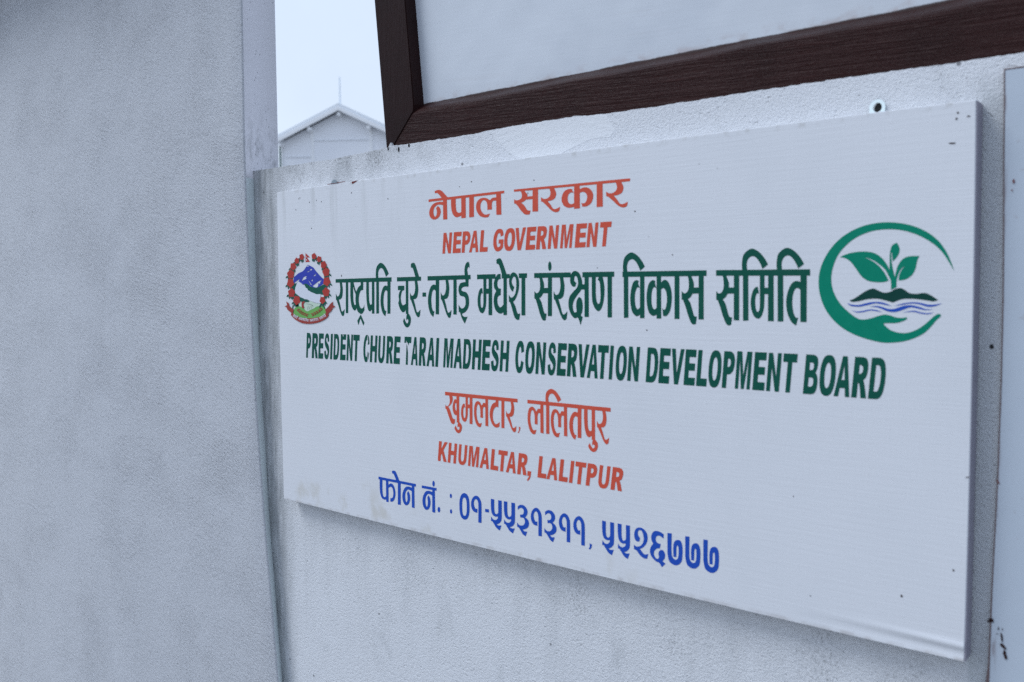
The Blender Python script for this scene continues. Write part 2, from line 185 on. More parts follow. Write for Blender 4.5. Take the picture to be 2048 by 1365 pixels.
 'line_red_low': '''
+4455,2420 5986,2414 5986,2359 4454,2364|+4542,2395 4604,2394 4622,2350~ 4628,2309~ 4606,2249~ 4562,2203~ 4527,2181 4565,2128~ 4599,2047~ 4628,1994~ 4675,1986 4663,1918 4626,1903~ 4581,1928~ 4525,2041~ 4480,2138 4462,2138 4458,2209 4492,2185~ 4532,2205~ 4558,2250~ 4559,2312~|+4709,2390 4770,2389 4768,1939 4711,1938|+4715,2304 4671,2312~ 4636,2251~ 4621,2166~ 4645,2084~ 4686,2054~ 4722,2069 4723,2146 4694,2130~ 4678,2171~ 4674,2212~ 4689,2250~ 4720,2249|+4728,1906 4741,1938~ 4779,1944~ 4820,1896~ 4820,1840~ 4792,1787~ 4746,1766~ 4700,1782~ 4669,1818~ 4657,1846 4683,1888 4708,1847~ 4736,1820~ 4762,1828~ 4769,1858~ 4749,1875~ 4727,1860~|+5000,2376 5059,2375 5054,1940 4992,1941|+4951,2251 5004,2251 5003,2191 4950,2191|+4910,2377 4960,2376 4955,2105~ 4936,2015~ 4908,1971~ 4880,1963~ 4841,1985~ 4813,2047~ 4807,2124~ 4825,2205~ 4856,2251~ 4887,2258 4897,2193 4875,2197~ 4860,2162~ 4856,2110~ 4863,2047~ 4880,2025~ 4897,2040~ 4906,2086~ 4908,2220|+5332,2409 5387,2408 5388,1935 5328,1941|+5255,1980 5232,1912 5185,1910~ 5131,1957~ 5093,2080~ 5095,2212~ 5124,2293~ 5175,2321~ 5222,2300~ 5256,2257~ 5287,2297~ 5339,2296 5338,2223 5301,2236~ 5279,2194~ 5278,2060 5224,2062 5223,2181~ 5204,2253~ 5176,2267~ 5152,2224~ 5142,2134~ 5156,2036~ 5196,1968~|+5544,2416 5603,2412 5601,2252 5553,2257~ 5504,2208~ 5483,2121~ 5493,2042~ 5535,1989~ 5581,1998~ 5625,2026 5618,1956 5570,1933~ 5507,1946~ 5448,2013~ 5420,2124~ 5440,2231~ 5483,2299~ 5543,2330|+5663,2377 5721,2376 5718,1938 5658,1937|+5839,2402 5888,2403 5913,2306~ 5918,2244~ 5902,2165~ 5865,2132~ 5825,2126 5856,2048~ 5882,1972~ 5911,1960~ 5958,1994 5945,1912~ 5904,1897~ 5861,1944~ 5817,2034~ 5772,2118 5756,2125 5754,2215 5783,2174~ 5821,2178~ 5847,2215~ 5859,2275~ 5852,2338~
+6004,1988 6038,1981 6030,1940~ 5999,1886 5987,1898 6010,1942~
+6178,2414 7666,2408 7666,2353 6177,2361|+6423,2405 6479,2404 6482,1930 6422,1936|+6348,1975 6325,1907 6277,1904~ 6222,1952~ 6183,2075~ 6184,2207~ 6214,2289~ 6265,2317~ 6313,2296~ 6348,2253~ 6379,2293~ 6431,2292 6430,2218 6393,2232~ 6371,2189~ 6370,2055 6315,2057 6314,2177~ 6295,2249~ 6266,2263~ 6242,2220~ 6232,2129~ 6247,2032~ 6288,1963~|+6531,2382 6590,2381 6590,1934 6530,1931|+6527,2393 6521,2468~ 6542,2558~ 6624,2609~ 6705,2582~ 6769,2520~ 6809,2459 6749,2419 6718,2479~ 6675,2528~ 6635,2539~ 6594,2517~ 6574,2464~ 6582,2392|+6857,2403 6913,2403 6917,1928 6857,1933|+6784,1973 6762,1905 6714,1902~ 6659,1950~ 6621,2073~ 6622,2206~ 6651,2287~ 6701,2315~ 6749,2294~ 6783,2251~ 6814,2291~ 6865,2290 6865,2217 6829,2230~ 6807,2187~ 6806,2053 6752,2055 6750,2175~ 6731,2247~ 6703,2261~ 6679,2218~ 6669,2127~ 6684,2029~ 6725,1961~|+7104,2366 7170,2366 7165,1930 7101,1930|+7108,2294 7058,2304~ 7010,2278~ 6972,2208~ 6953,2113~ 6965,2014~ 7003,1935~ 7056,1895 7079,1969 7053,1971~ 7030,2013~ 7018,2095~ 7025,2175~ 7045,2224~ 7074,2240~ 7108,2220|+7346,2371 7402,2370 7404,1927 7346,1927|+7215,2374 7275,2372 7277,2174~ 7287,2084~ 7316,2046~ 7350,2064 7350,1985 7299,1957~ 7256,1985~ 7225,2085~ 7214,2214|+7355,1892 7367,1925~ 7406,1931~ 7448,1883~ 7449,1826~ 7421,1773~ 7374,1752~ 7328,1768~ 7296,1804~ 7284,1833 7309,1875 7336,1833~ 7364,1806~ 7390,1814~ 7396,1845~ 7376,1862~ 7354,1846~|+7518,2397 7567,2397 7592,2300~ 7598,2237~ 7582,2158~ 7546,2124~ 7506,2119 7538,2041~ 7564,1964~ 7594,1951~ 7640,1986 7627,1903~ 7587,1888~ 7543,1936~ 7499,2026~ 7453,2111 7437,2118 7435,2208 7464,2167~ 7501,2171~ 7528,2208~ 7539,2269~ 7531,2332~
''',
 'line_blue': '''
+2801,803 3743,798 3742,753 2799,756|+2832,782 2904,783 2897,587~ 2912,483~ 2953,457~ 2999,492 2998,426 2945,412~ 2877,435~ 2837,516~ 2826,624|+2992,780 3056,780 3053,383 2992,382|+3049,689 3122,724~ 3189,694~ 3229,602~ 3224,501~ 3183,429~ 3137,403~ 3094,403 3105,470 3139,466~ 3169,504~ 3177,580~ 3156,645~ 3109,663~ 3048,631|+3297,767 3368,766 3361,379 3288,379|+3152,946 3184,958~ 3226,957~ 3263,923~ 3342,789 3253,791 3220,859~ 3189,902~ 3155,906|+3642,779 3704,778 3704,377 3636,379|+3647,718 3567,729~ 3487,708~ 3431,639~ 3405,551~ 3414,468~ 3458,405~ 3513,398~ 3568,437~ 3598,518~ 3589,600~ 3553,653 3522,610 3533,546~ 3528,484~ 3503,450~ 3482,485~ 3477,553~ 3491,621~ 3534,668~ 3584,675~ 3646,654
''',
 'line_blue_number': '''
+3885,794 4233,796 4232,751 3884,749|+4132,775 4193,775 4195,373 4126,375|+4137,714 4058,725~ 3978,703~ 3922,633~ 3897,546~ 3906,463~ 3950,401~ 4004,394~ 4059,433~ 4088,513~ 4079,596~ 4044,648 4013,606 4024,542~ 4019,480~ 3995,446~ 3974,481~ 3968,549~ 3983,616~ 4024,664~ 4074,671~ 4136,650
+4193,861~ 4187,833~ 4172,815~ 4155,815~ 4141,832~ 4136,860~ 4142,888~ 4156,905~ 4174,906~ 4188,889~
+4312,442~ 4306,415~ 4290,398~ 4271,397~ 4256,413~ 4251,439~ 4257,467~ 4273,484~ 4292,485~ 4307,469~
''',
 'line_blue_colon': '''
+4583,712~ 4578,691~ 4566,677~ 4551,677~ 4540,689~ 4535,711~ 4540,732~ 4553,746~ 4567,746~ 4579,734~
+4583,456~ 4578,434~ 4566,420~ 4551,420~ 4539,432~ 4535,454~ 4540,475~ 4552,489~ 4567,490~ 4579,477~
''',
 'line_blue_first': '''
+4862,801~ 4919,787~ 4959,725~ 4972,605~ 4963,482~ 4927,400~ 4871,368~ 4807,381~ 4763,443~ 4748,571~ 4760,696~ 4803,774~|-4857,727~ 4890,715~ 4908,660~ 4911,582~ 4905,487~ 4886,441~ 4862,430~ 4831,440~ 4815,487~ 4810,588~ 4818,675~ 4836,717~
+5157,370 5226,372 5230,630~ 5220,714~ 5175,778~ 5110,795~ 5043,752~ 5006,668~ 5016,583~ 5063,531~ 5140,521 5139,591 5101,582~ 5075,621~ 5067,677~ 5088,727~ 5124,738~ 5156,697~ 5162,620~
+5304,613 5385,615 5386,566 5305,564
+5428,792 5499,792 5497,643~ 5511,576~ 5545,564~ 5578,593 5579,792 5652,793 5649,528~ 5631,462~ 5585,420~ 5545,408 5579,391~ 5643,402 5608,316 5539,345~ 5485,403~ 5453,439 5427,439 5430,509 5471,471~ 5526,469~ 5564,500~ 5572,532 5523,522~ 5468,538~ 5436,592~ 5426,688
+5695,794 5766,794 5765,644~ 5778,576~ 5813,565~ 5845,594 5846,794 5919,795 5916,528~ 5898,462~ 5852,419~ 5813,407 5847,390~ 5910,401 5875,315 5807,344~ 5753,403~ 5721,438 5695,438 5698,509 5739,471~ 5794,469~ 5832,500~ 5839,532 5790,522~ 5736,538~ 5704,592~ 5694,690
+5972,751 6019,784~ 6091,788~ 6151,744~ 6166,686~ 6147,638~ 6116,610 6167,581~ 6192,534~ 6178,471~ 6123,427~ 6067,409 6100,387~ 6157,392 6125,315 6070,337~ 6015,402~ 5984,431 5958,435 5957,502 6002,469~ 6068,473~ 6110,520~ 6103,574~ 6072,593~ 6021,588 6019,635 6064,642~ 6090,674~ 6087,718~ 6048,742~ 6005,726~ 5975,701
+6371,365 6436,366 6438,622~ 6428,705~ 6386,769~ 6325,786~ 6262,742~ 6228,659~ 6238,576~ 6282,523~ 6354,514 6353,583 6318,575~ 6293,613~ 6285,668~ 6305,718~ 6338,729~ 6368,688~ 6374,612~
+6499,750 6545,783~ 6615,787~ 6673,744~ 6687,686~ 6669,638~ 6639,610 6688,582~ 6713,535~ 6699,473~ 6646,430~ 6592,411 6624,389~ 6679,395 6648,318 6595,340~ 6542,405~ 6512,434 6487,437 6486,504 6529,470~ 6593,475~ 6633,522~ 6627,575~ 6597,594~ 6547,589 6545,636 6589,643~ 6614,674~ 6611,718~ 6573,741~ 6531,725~ 6502,700
+6897,366 6960,368 6961,623~ 6951,705~ 6911,768~ 6851,785~ 6791,742~ 6757,659~ 6767,576~ 6810,524~ 6880,515 6879,584 6845,575~ 6821,613~ 6813,668~ 6832,718~ 6864,729~ 6893,688~ 6900,612~
+7157,365 7220,366 7221,622~ 7211,704~ 7171,768~ 7112,785~ 7052,741~ 7019,658~ 7029,575~ 7071,523~ 7141,514 7140,583 7106,574~ 7082,612~ 7074,667~ 7093,717~ 7125,728~ 7154,688~ 7160,611~
+7302,418 7346,409 7339,368~ 7309,326 7288,338 7307,369~
''',
 'line_blue_second': '''
+7520,785 7583,785 7583,638~ 7596,571~ 7627,560~ 7656,589 7654,785 7720,787 7720,524~ 7704,459~ 7663,418~ 7628,406 7659,389~ 7715,400 7684,315 7623,344~ 7574,401~ 7545,436 7522,436 7524,506 7561,468~ 7610,466~ 7644,497~ 7651,528 7607,518~ 7558,534~ 7529,587~ 7520,683
+7781,788 7845,787 7845,639~ 7858,571~ 7888,560~ 7917,589 7916,788 7981,789 7981,524~ 7965,458~ 7925,416~ 7890,404 7920,387~ 7977,398 7946,312 7885,341~ 7836,399~ 7807,435 7784,435 7786,505 7823,467~ 7872,465~ 7906,496~ 7912,528 7869,517~ 7820,534~ 7791,588~ 7781,684
+8050,680~ 8063,740~ 8108,783~ 8178,788~ 8240,744~ 8264,670~ 8248,593~ 8201,530~ 8144,491 8178,453~ 8217,428~ 8274,445 8257,377 8209,372~ 8147,401~ 8088,461 8066,468 8046,470 8047,536 8085,515~ 8147,534~ 8191,589~ 8201,659~ 8178,737~ 8139,754~ 8111,725~ 8116,674~ 8144,646 8132,591 8085,591~ 8057,627~
+8512,761 8510,697 8468,723~ 8422,725~ 8392,693~ 8395,646~ 8430,620~ 8468,622 8453,556 8408,545~ 8371,507~ 8362,458~ 8385,415~ 8419,404~ 8441,435~ 8432,485~ 8460,533~ 8501,538~ 8532,497~ 8528,436~ 8495,387 8540,362 8486,304 8453,347~ 8435,361 8393,367~ 8332,412~ 8301,474~ 8310,543~ 8350,604 8324,651~ 8321,707~ 8347,760~ 8392,787~ 8452,784~
+8569,790 8634,792 8632,549~ 8647,472~ 8691,446~ 8727,474~ 8739,556~ 8734,627~ 8719,645~ 8706,609~ 8704,483 8661,481 8658,613~ 8675,687~ 8719,720~ 8770,710~ 8795,639~ 8795,513~ 8778,431~ 8720,377~ 8654,374~ 8595,413~ 8570,511
+8835,792 8898,794 8896,554~ 8911,478~ 8954,452~ 8989,480~ 9000,560~ 8996,631~ 8981,648~ 8969,613~ 8966,488 8925,487 8922,617~ 8938,690~ 8981,722~ 9030,713~ 9055,642~ 9055,519~ 9039,437~ 8982,384~ 8918,381~ 8861,419~ 8836,516
+9099,794 9162,796 9160,552~ 9175,475~ 9218,449~ 9254,477~ 9264,559~ 9260,631~ 9245,648~ 9233,613~ 9231,486 9189,485 9186,617~ 9203,690~ 9245,723~ 9295,714~ 9319,642~ 9320,517~ 9303,434~ 9247,381~ 9183,377~ 9125,416~ 9100,514
''',
 'latin_red_top': '''
+4467,5004 4528,5004 4577,4797 4598,5004 4656,5004 4622,4670 4562,4670 4513,4877 4492,4670 4434,4671
+4696,5004 4866,5004 4858,4934 4757,4934 4751,4875 4844,4875 4837,4807 4744,4807 4737,4742 4842,4741 4835,4670 4662,4670
+4892,5004 4985,5004 5028,4987~ 5050,4940~ 5048,4890~ 5025,4830~ 4980,4796 4935,4793 4922,4669 4858,4670|-4949,4937 4969,4937 4988,4924~ 4991,4900~ 4983,4877~ 4962,4862 4942,4862
+5123,5004 5182,5004 5213,4669 5158,4669 5154,4739 5092,4739 5073,4669 5018,4669|-5110,4806 5145,4930 5149,4806
+5276,5004 5342,5004 5314,4741 5412,4740 5404,4668 5241,4669
+5733,4845 5720,4721 5675,4681~ 5620,4664~ 5580,4671~ 5545,4712~ 5527,4769~ 5528,4836~ 5541,4903~ 5572,4963~ 5615,5000~ 5657,5007~ 5693,5000~ 5722,4973~ 5733,4906 5677,4889 5669,4930~ 5650,4943~ 5619,4923~ 5591,4836~ 5601,4748~ 5627,4728~ 5666,4745 5670,4785 5631,4785 5638,4846
+5748,4835~ 5765,4919~ 5799,4980~ 5840,5003~ 5872,5007~ 5903,5003~ 5939,4980~ 5959,4919~ 5959,4835~ 5941,4751~ 5908,4691~ 5867,4667~ 5835,4664~ 5804,4667~ 5768,4691~ 5747,4751~|-5811,4835~ 5825,4899~ 5845,4933~ 5865,4941~ 5883,4933~ 5896,4899~ 5896,4835~ 5883,4771~ 5862,4738~ 5842,4729~ 5824,4738~ 5811,4771~
+5972,5003 6034,5003 6049,4768 6115,5003 6175,5003 6070,4667 6006,4667
+6197,5003 6370,5003 6362,4932 6259,4932 6252,4873 6347,4873 6340,4804 6245,4804 6238,4739 6344,4738 6336,4666 6160,4666
+6395,5003 6499,5003 6545,4989~ 6564,4945~ 6560,4895~ 6541,4841~ 6507,4814 6527,4760~ 6547,4666 6477,4666 6460,4767~ 6441,4794 6427,4666 6358,4666|-6456,4935 6479,4935 6498,4922~ 6499,4902~ 6493,4878~ 6471,4863 6448,4863
+6612,5003 6668,5003 6710,4793 6733,5003 6787,5003 6749,4665 6694,4665 6653,4874 6630,4665 6575,4666
+6837,5003 6906,5003 6917,4786 6976,5003 7043,5002 7006,4665 6961,4665 6991,4935 6924,4665 6883,4665 6875,4935 6846,4665 6800,4665
+7096,5002 7278,5002 7270,4931 7161,4931 7155,4872 7254,4872 7247,4802 7147,4803 7140,4737 7252,4737 7244,4664 7059,4664
+7301,5002 7356,5002 7395,4792 7418,5002 7471,5002 7433,4663 7379,4664 7340,4873 7316,4664 7263,4664
+7503,5002 7690,5002 7681,4927 7619,4927 7590,4663 7528,4663 7558,4927 7495,4927
''',
 'latin_green': '''
+845,3300 919,3300 952,3276~ 968,3210~ 965,3140~ 944,3055~ 907,3008 871,3003 856,2828 805,2829|-888,3206 904,3206 918,3187~ 919,3154~ 913,3121~ 895,3100 879,3100
+1016,3300 1114,3299 1157,3281~ 1175,3220~ 1171,3149~ 1152,3074~ 1119,3036 1137,2960~ 1155,2828 1089,2828 1074,2970~ 1056,3008 1041,2828 976,2828|-1072,3206 1094,3205 1112,3187~ 1113,3158~ 1107,3125~ 1085,3104 1064,3104
+1211,3299 1351,3299 1343,3201 1259,3201 1252,3118 1329,3118 1321,3021 1244,3021 1236,2929 1322,2929 1314,2827 1171,2828
+1354,2969 1400,2988 1403,2931~ 1421,2903~ 1444,2927~ 1450,2964~ 1434,3002~ 1400,3045~ 1376,3102~ 1376,3172~ 1398,3257~ 1426,3297~ 1452,3304~ 1478,3295~ 1499,3252~ 1504,3158 1459,3144 1458,3205~ 1442,3224~ 1425,3210~ 1420,3177~ 1435,3139~ 1472,3101~ 1496,3040~ 1495,2960~ 1469,2865~ 1441,2829~ 1411,2822~ 1385,2830~ 1360,2870~
+1558,3299 1616,3299 1576,2827 1518,2827
+1652,3299 1726,3299 1762,3285~ 1785,3228~ 1790,3129~ 1786,3063~ 1779,2997~ 1757,2897~ 1724,2841~ 1686,2826 1612,2827|-1694,3214 1716,3214 1733,3200~ 1742,3139~ 1738,3063~ 1729,2988~ 1710,2926~ 1690,2912 1669,2912
+1844,3299 1993,3299 1984,3200 1895,3200 1888,3117 1970,3117 1962,3020 1880,3020 1873,2928 1964,2928 1956,2826 1804,2826|-1891,3298 1913,3296 1915,3259 1896,3255
+2024,3299 2075,3299 2109,3006 2134,3299 2183,3299 2143,2825 2093,2826 2058,3120 2034,2826 1984,2826
+2195,3299 2364,3299 2355,3195 2299,3195 2268,2825 2212,2825 2243,3195 2187,3195
+2606,2986 2585,2886~ 2552,2832~ 2521,2820~ 2490,2829~ 2465,2891~ 2454,2972~ 2457,3062~ 2469,3152~ 2494,3237~ 2529,3294~ 2561,3303~ 2591,3294~ 2614,3247~ 2620,3147 2570,3124 2567,3195~ 2554,3214~ 2531,3185~ 2506,3062~ 2510,2939~ 2529,2910~ 2546,2934~ 2562,3010|-2566,3294 2578,3295 2584,3185 2567,3105 2585,2986 2570,2846 2558,2842 2567,2986 2555,3105
+2659,3298 2716,3298 2701,3114 2765,3114 2780,3298 2836,3298 2797,2824 2741,2824 2756,3014 2693,3014 2677,2824 2620,2824
+2869,3298 2920,3298 2896,3005~ 2899,2924~ 2919,2905~ 2942,2924~ 2959,3004~ 2983,3298 3034,3298 3011,3014~ 2991,2895~ 2955,2833~ 2912,2819~ 2872,2833~ 2845,2895~ 2845,3014~
+3083,3298 3174,3298 3214,3279~ 3230,3218~ 3226,3147~ 3208,3071~ 3177,3033 3194,2956~ 3209,2823 3148,2823 3135,2966~ 3119,3004 3104,2823 3044,2823|-3135,3204 3155,3203 3171,3185~ 3172,3156~ 3166,3123~ 3146,3102 3127,3102
+3271,3298 3423,3298 3414,3198 3324,3199 3317,3116 3400,3115 3392,3018 3309,3018 3301,2925 3395,2925 3387,2822 3232,2823
+3520,3298 3685,3298 3676,3193 3621,3194 3591,2822 3536,2822 3567,3194 3511,3194|-3545,3237 3583,3200 3636,3122 3670,2933 3653,2791 3585,2811 3595,3025 3579,3139
+3759,3298 3806,3298 3822,2821 3777,2822 3776,2922 3725,2922 3707,2822 3662,2822|-3742,3017 3774,3193 3774,3017
+3887,3298 3977,3298 4016,3279~ 4032,3217~ 4028,3146~ 4010,3069~ 3980,3031 3996,2955~ 4011,2821 3951,2821 3939,2965~ 3922,3003 3907,2821 3849,2821|-3938,3203 3958,3203 3974,3184~ 3975,3155~ 3969,3122~ 3949,3100 3930,3101
+4138,3297 4193,3297 4215,2821 4165,2821 4162,2921 4105,2921 4086,2821 4035,2821|-4123,3017 4157,3193 4159,3017
+4277,3297 4339,3297 4301,2820 4239,2821
+4457,3297 4525,3297 4536,2992 4596,3297 4663,3297 4626,2820 4580,2820 4611,3202 4543,2820 4502,2820 4495,3202 4465,2820 4419,2820
+4754,3297 4808,3297 4831,2819 4781,2819 4778,2920 4720,2920 4702,2819 4651,2820|-4739,3016 4773,3192 4775,3016
+4891,3297 4971,3297 5009,3283~ 5034,3225~ 5041,3125~ 5038,3058~ 5031,2991~ 5008,2891~ 4974,2833~ 4933,2819 4854,2819|-4937,3211 4961,3211 4979,3197~ 4989,3135~ 4987,3059~ 4977,2982~ 4958,2920~ 4937,2905 4913,2905
+5087,3297 5146,3297 5131,3111 5197,3111 5211,3297 5269,3297 5232,2818 5174,2818 5189,3010 5124,3010 5109,2818 5050,2819
+5297,3297 5456,3297 5448,3196 5353,3197 5347,3113 5434,3113 5427,3015 5339,3015 5332,2921 5430,2921 5422,2818 5260,2818
+5456,2962 5506,2981 5510,2923~ 5530,2895~ 5555,2919~ 5561,2957~ 5543,2995~ 5506,3039~ 5478,3096~ 5477,3168~ 5500,3254~ 5530,3294~ 5558,3301~ 5586,3292~ 5610,3249~ 5617,3153 5568,3139 5567,3201~ 5549,3220~ 5530,3206~ 5526,3173~ 5542,3134~ 5583,3096~ 5610,3034~ 5610,2952~ 5584,2856~ 5554,2820~ 5521,2813~ 5492,2820~ 5465,2861~
+5665,3296 5721,3296 5706,3110 5768,3110 5782,3296 5837,3296 5801,2817 5746,2817 5761,3009 5699,3010 5684,2817 5629,2817
+6107,2979 6087,2878~ 6053,2822~ 6021,2811~ 5988,2820~ 5960,2883~ 5948,2965~ 5949,3057~ 5961,3148~ 5985,3234~ 6021,3291~ 6055,3301~ 6086,3291~ 6111,3243~ 6119,3142 6067,3119 6062,3191~ 6049,3210~ 6025,3181~ 6001,3057~ 6007,2931~ 6027,2902~ 6045,2926~ 6061,3003
+6144,3056~ 6160,3176~ 6189,3261~ 6224,3295~ 6251,3299~ 6277,3294~ 6306,3260~ 6323,3174~ 6321,3055~ 6306,2934~ 6277,2848~ 6243,2814~ 6216,2810~ 6189,2815~ 6160,2848~ 6143,2935~|-6198,3055~ 6210,3146~ 6227,3194~ 6244,3206~ 6259,3194~ 6270,3146~ 6268,3055~ 6257,2964~ 6239,2916~ 6222,2904~ 6207,2916~ 6197,2964~
+6366,3293 6423,3293 6466,2996 6487,3292 6541,3292 6507,2813 6451,2813 6408,3111 6386,2814 6332,2814
+6564,2957 6611,2976 6615,2918~ 6634,2889~ 6657,2913~ 6663,2952~ 6646,2990~ 6611,3033~ 6584,3091~ 6583,3163~ 6605,3249~ 6634,3289~ 6661,3296~ 6687,3286~ 6710,3243~ 6717,3148 6670,3134 6669,3196~ 6652,3215~ 6634,3201~ 6630,3167~ 6645,3129~ 6684,3090~ 6710,3028~ 6710,2947~ 6685,2851~ 6656,2815~ 6625,2808~ 6598,2815~ 6572,2856~
+6761,3290 6918,3289 6911,3189 6817,3190 6811,3106 6897,3106 6890,3008 6804,3008 6797,2915 6894,2914 6886,2811 6727,2812
+6946,3289 7041,3288 7082,3268~ 7100,3207~ 7096,3135~ 7079,3059~ 7047,3021 7065,2945~ 7083,2810 7020,2810 7004,2954~ 6987,2993 6973,2811 6911,2811|-7001,3193 7022,3193 7039,3174~ 7041,3145~ 7035,3112~ 7014,3091 6994,3091
+7122,3287 7179,3287 7194,2953 7256,3286 7313,3286 7214,2810 7152,2810
+7365,3285 7420,3285 7448,2808 7396,2809 7393,2909 7333,2910 7315,2809 7263,2809|-7352,3005 7385,3181 7388,3005
+7463,3284 7641,3283 7633,3179 7574,3179 7547,2808 7488,2808 7516,3180 7456,3180
+7667,3283 7723,3282 7688,2807 7632,2807
+7754,3045~ 7770,3164~ 7799,3249~ 7833,3281~ 7860,3286~ 7886,3281~ 7915,3248~ 7931,3162~ 7930,3044~ 7914,2925~ 7885,2840~ 7851,2806~ 7824,2802~ 7798,2807~ 7769,2840~ 7752,2926~|-7807,3045~ 7819,3135~ 7836,3182~ 7853,3194~ 7868,3182~ 7879,3134~ 7877,3044~ 7865,2954~ 7848,2907~ 7831,2895~ 7816,2907~ 7806,2955~
+7970,3280 8026,3280 8069,2986 8091,3279 8144,3279 8109,2805 8054,2805 8011,3100 7990,2806 7936,2806
+8264,3278 8348,3277 8389,3263~ 8415,3206~ 8424,3107~ 8420,3041~ 8414,2975~ 8391,2875~ 8356,2818~ 8313,2804 8229,2805|-8314,3193 8338,3192 8358,3178~ 8369,3117~ 8367,3041~ 8358,2966~ 8338,2904~ 8316,2890 8292,2890
+8458,3276 8615,3275 8608,3176 8514,3177 8508,3095 8594,3094 8587,2997 8501,2998 8494,2905 8591,2905 8583,2803 8424,2804
+8632,3275 8688,3274 8701,2945 8763,3274 8818,3273 8721,2802 8661,2802
+8836,3273 8991,3272 8984,3173 8892,3174 8885,3092 8970,3091 8963,2995 8878,2995 8872,2903 8967,2903 8960,2801 8802,2802
+9017,3271 9076,3271 9049,2902 9137,2902 9130,2800 8983,2801
+9163,3036~ 9179,3153~ 9208,3237~ 9242,3270~ 9269,3274~ 9295,3269~ 9324,3236~ 9340,3152~ 9338,3035~ 9323,2917~ 9294,2832~ 9260,2800~ 9233,2795~ 9207,2800~ 9178,2833~ 9161,2918~|-9216,3036~ 9228,3125~ 9245,3171~ 9262,3183~ 9277,3171~ 9287,3124~ 9286,3035~ 9274,2946~ 9257,2899~ 9240,2887~ 9225,2899~ 9215,2946~
+9379,3268 9464,3268 9503,3244~ 9523,3179~ 9521,3109~ 9499,3024~ 9458,2978 9416,2973 9403,2799 9344,2799|-9431,3175 9449,3175 9466,3156~ 9468,3123~ 9461,3090~ 9441,3069 9423,3070
+9556,3274 9622,3274 9635,2971 9690,3273 9755,3273 9721,2799 9678,2799 9705,3179 9642,2800 9603,2800 9594,3180 9567,2800 9523,2800
+9790,3273 9942,3272 9935,3173 9844,3173 9838,3091 9921,3090 9914,2993 9831,2994 9824,2901 9917,2900 9910,2798 9756,2799
+9969,3271 10022,3271 10061,2978 10083,3271 10133,3270 10098,2797 10046,2797 10007,3092 9985,2797 9934,2798
+10157,3270 10329,3269 10321,3165 10264,3166 10235,2796 10179,2796 10207,3166 10150,3167
+10432,3268 10527,3267 10564,3244~ 10576,3187~ 10568,3112~ 10546,3053 10564,3017~ 10570,2946~ 10559,2870~ 10535,2813~ 10496,2794 10395,2795|-10479,3174 10510,3173 10524,3159~ 10525,3131~ 10519,3098~ 10503,3084 10472,3084|-10465,2994 10501,2994 10517,2980~ 10519,2942~ 10511,2904~ 10492,2885 10456,2885
+10597,3031~ 10613,3149~ 10644,3234~ 10680,3266~ 10709,3271~ 10736,3266~ 10766,3233~ 10783,3148~ 10781,3030~ 10764,2911~ 10733,2826~ 10697,2793~ 10670,2788~ 10642,2793~ 10612,2827~ 10595,2913~|-10652,3031~ 10665,3120~ 10684,3167~ 10701,3179~ 10717,3167~ 10728,3120~ 10726,3030~ 10713,2940~ 10695,2893~ 10677,2881~ 10661,2893~ 10651,2941~
+10865,3265 10919,3264 10941,2791 10891,2791 10888,2892 10831,2892 10812,2792 10761,2792|-10849,2987 10884,3161 10885,2987
+11002,3264 11094,3263 11134,3244~ 11150,3183~ 11146,3112~ 11128,3037~ 11097,2999 11113,2923~ 11129,2790 11067,2790 11055,2933~ 11038,2971 11023,2791 10962,2791|-11054,3169 11074,3169 11091,3150~ 11092,3122~ 11086,3089~ 11066,3068 11046,3068
+11190,3262 11271,3262 11310,3247~ 11335,3191~ 11341,3092~ 11337,3026~ 11330,2960~ 11307,2860~ 11272,2803~ 11230,2789 11150,2790|-11237,3178 11260,3177 11279,3163~ 11289,3102~ 11286,3026~ 11276,2951~ 11256,2889~ 11234,2875 11211,2875
''',
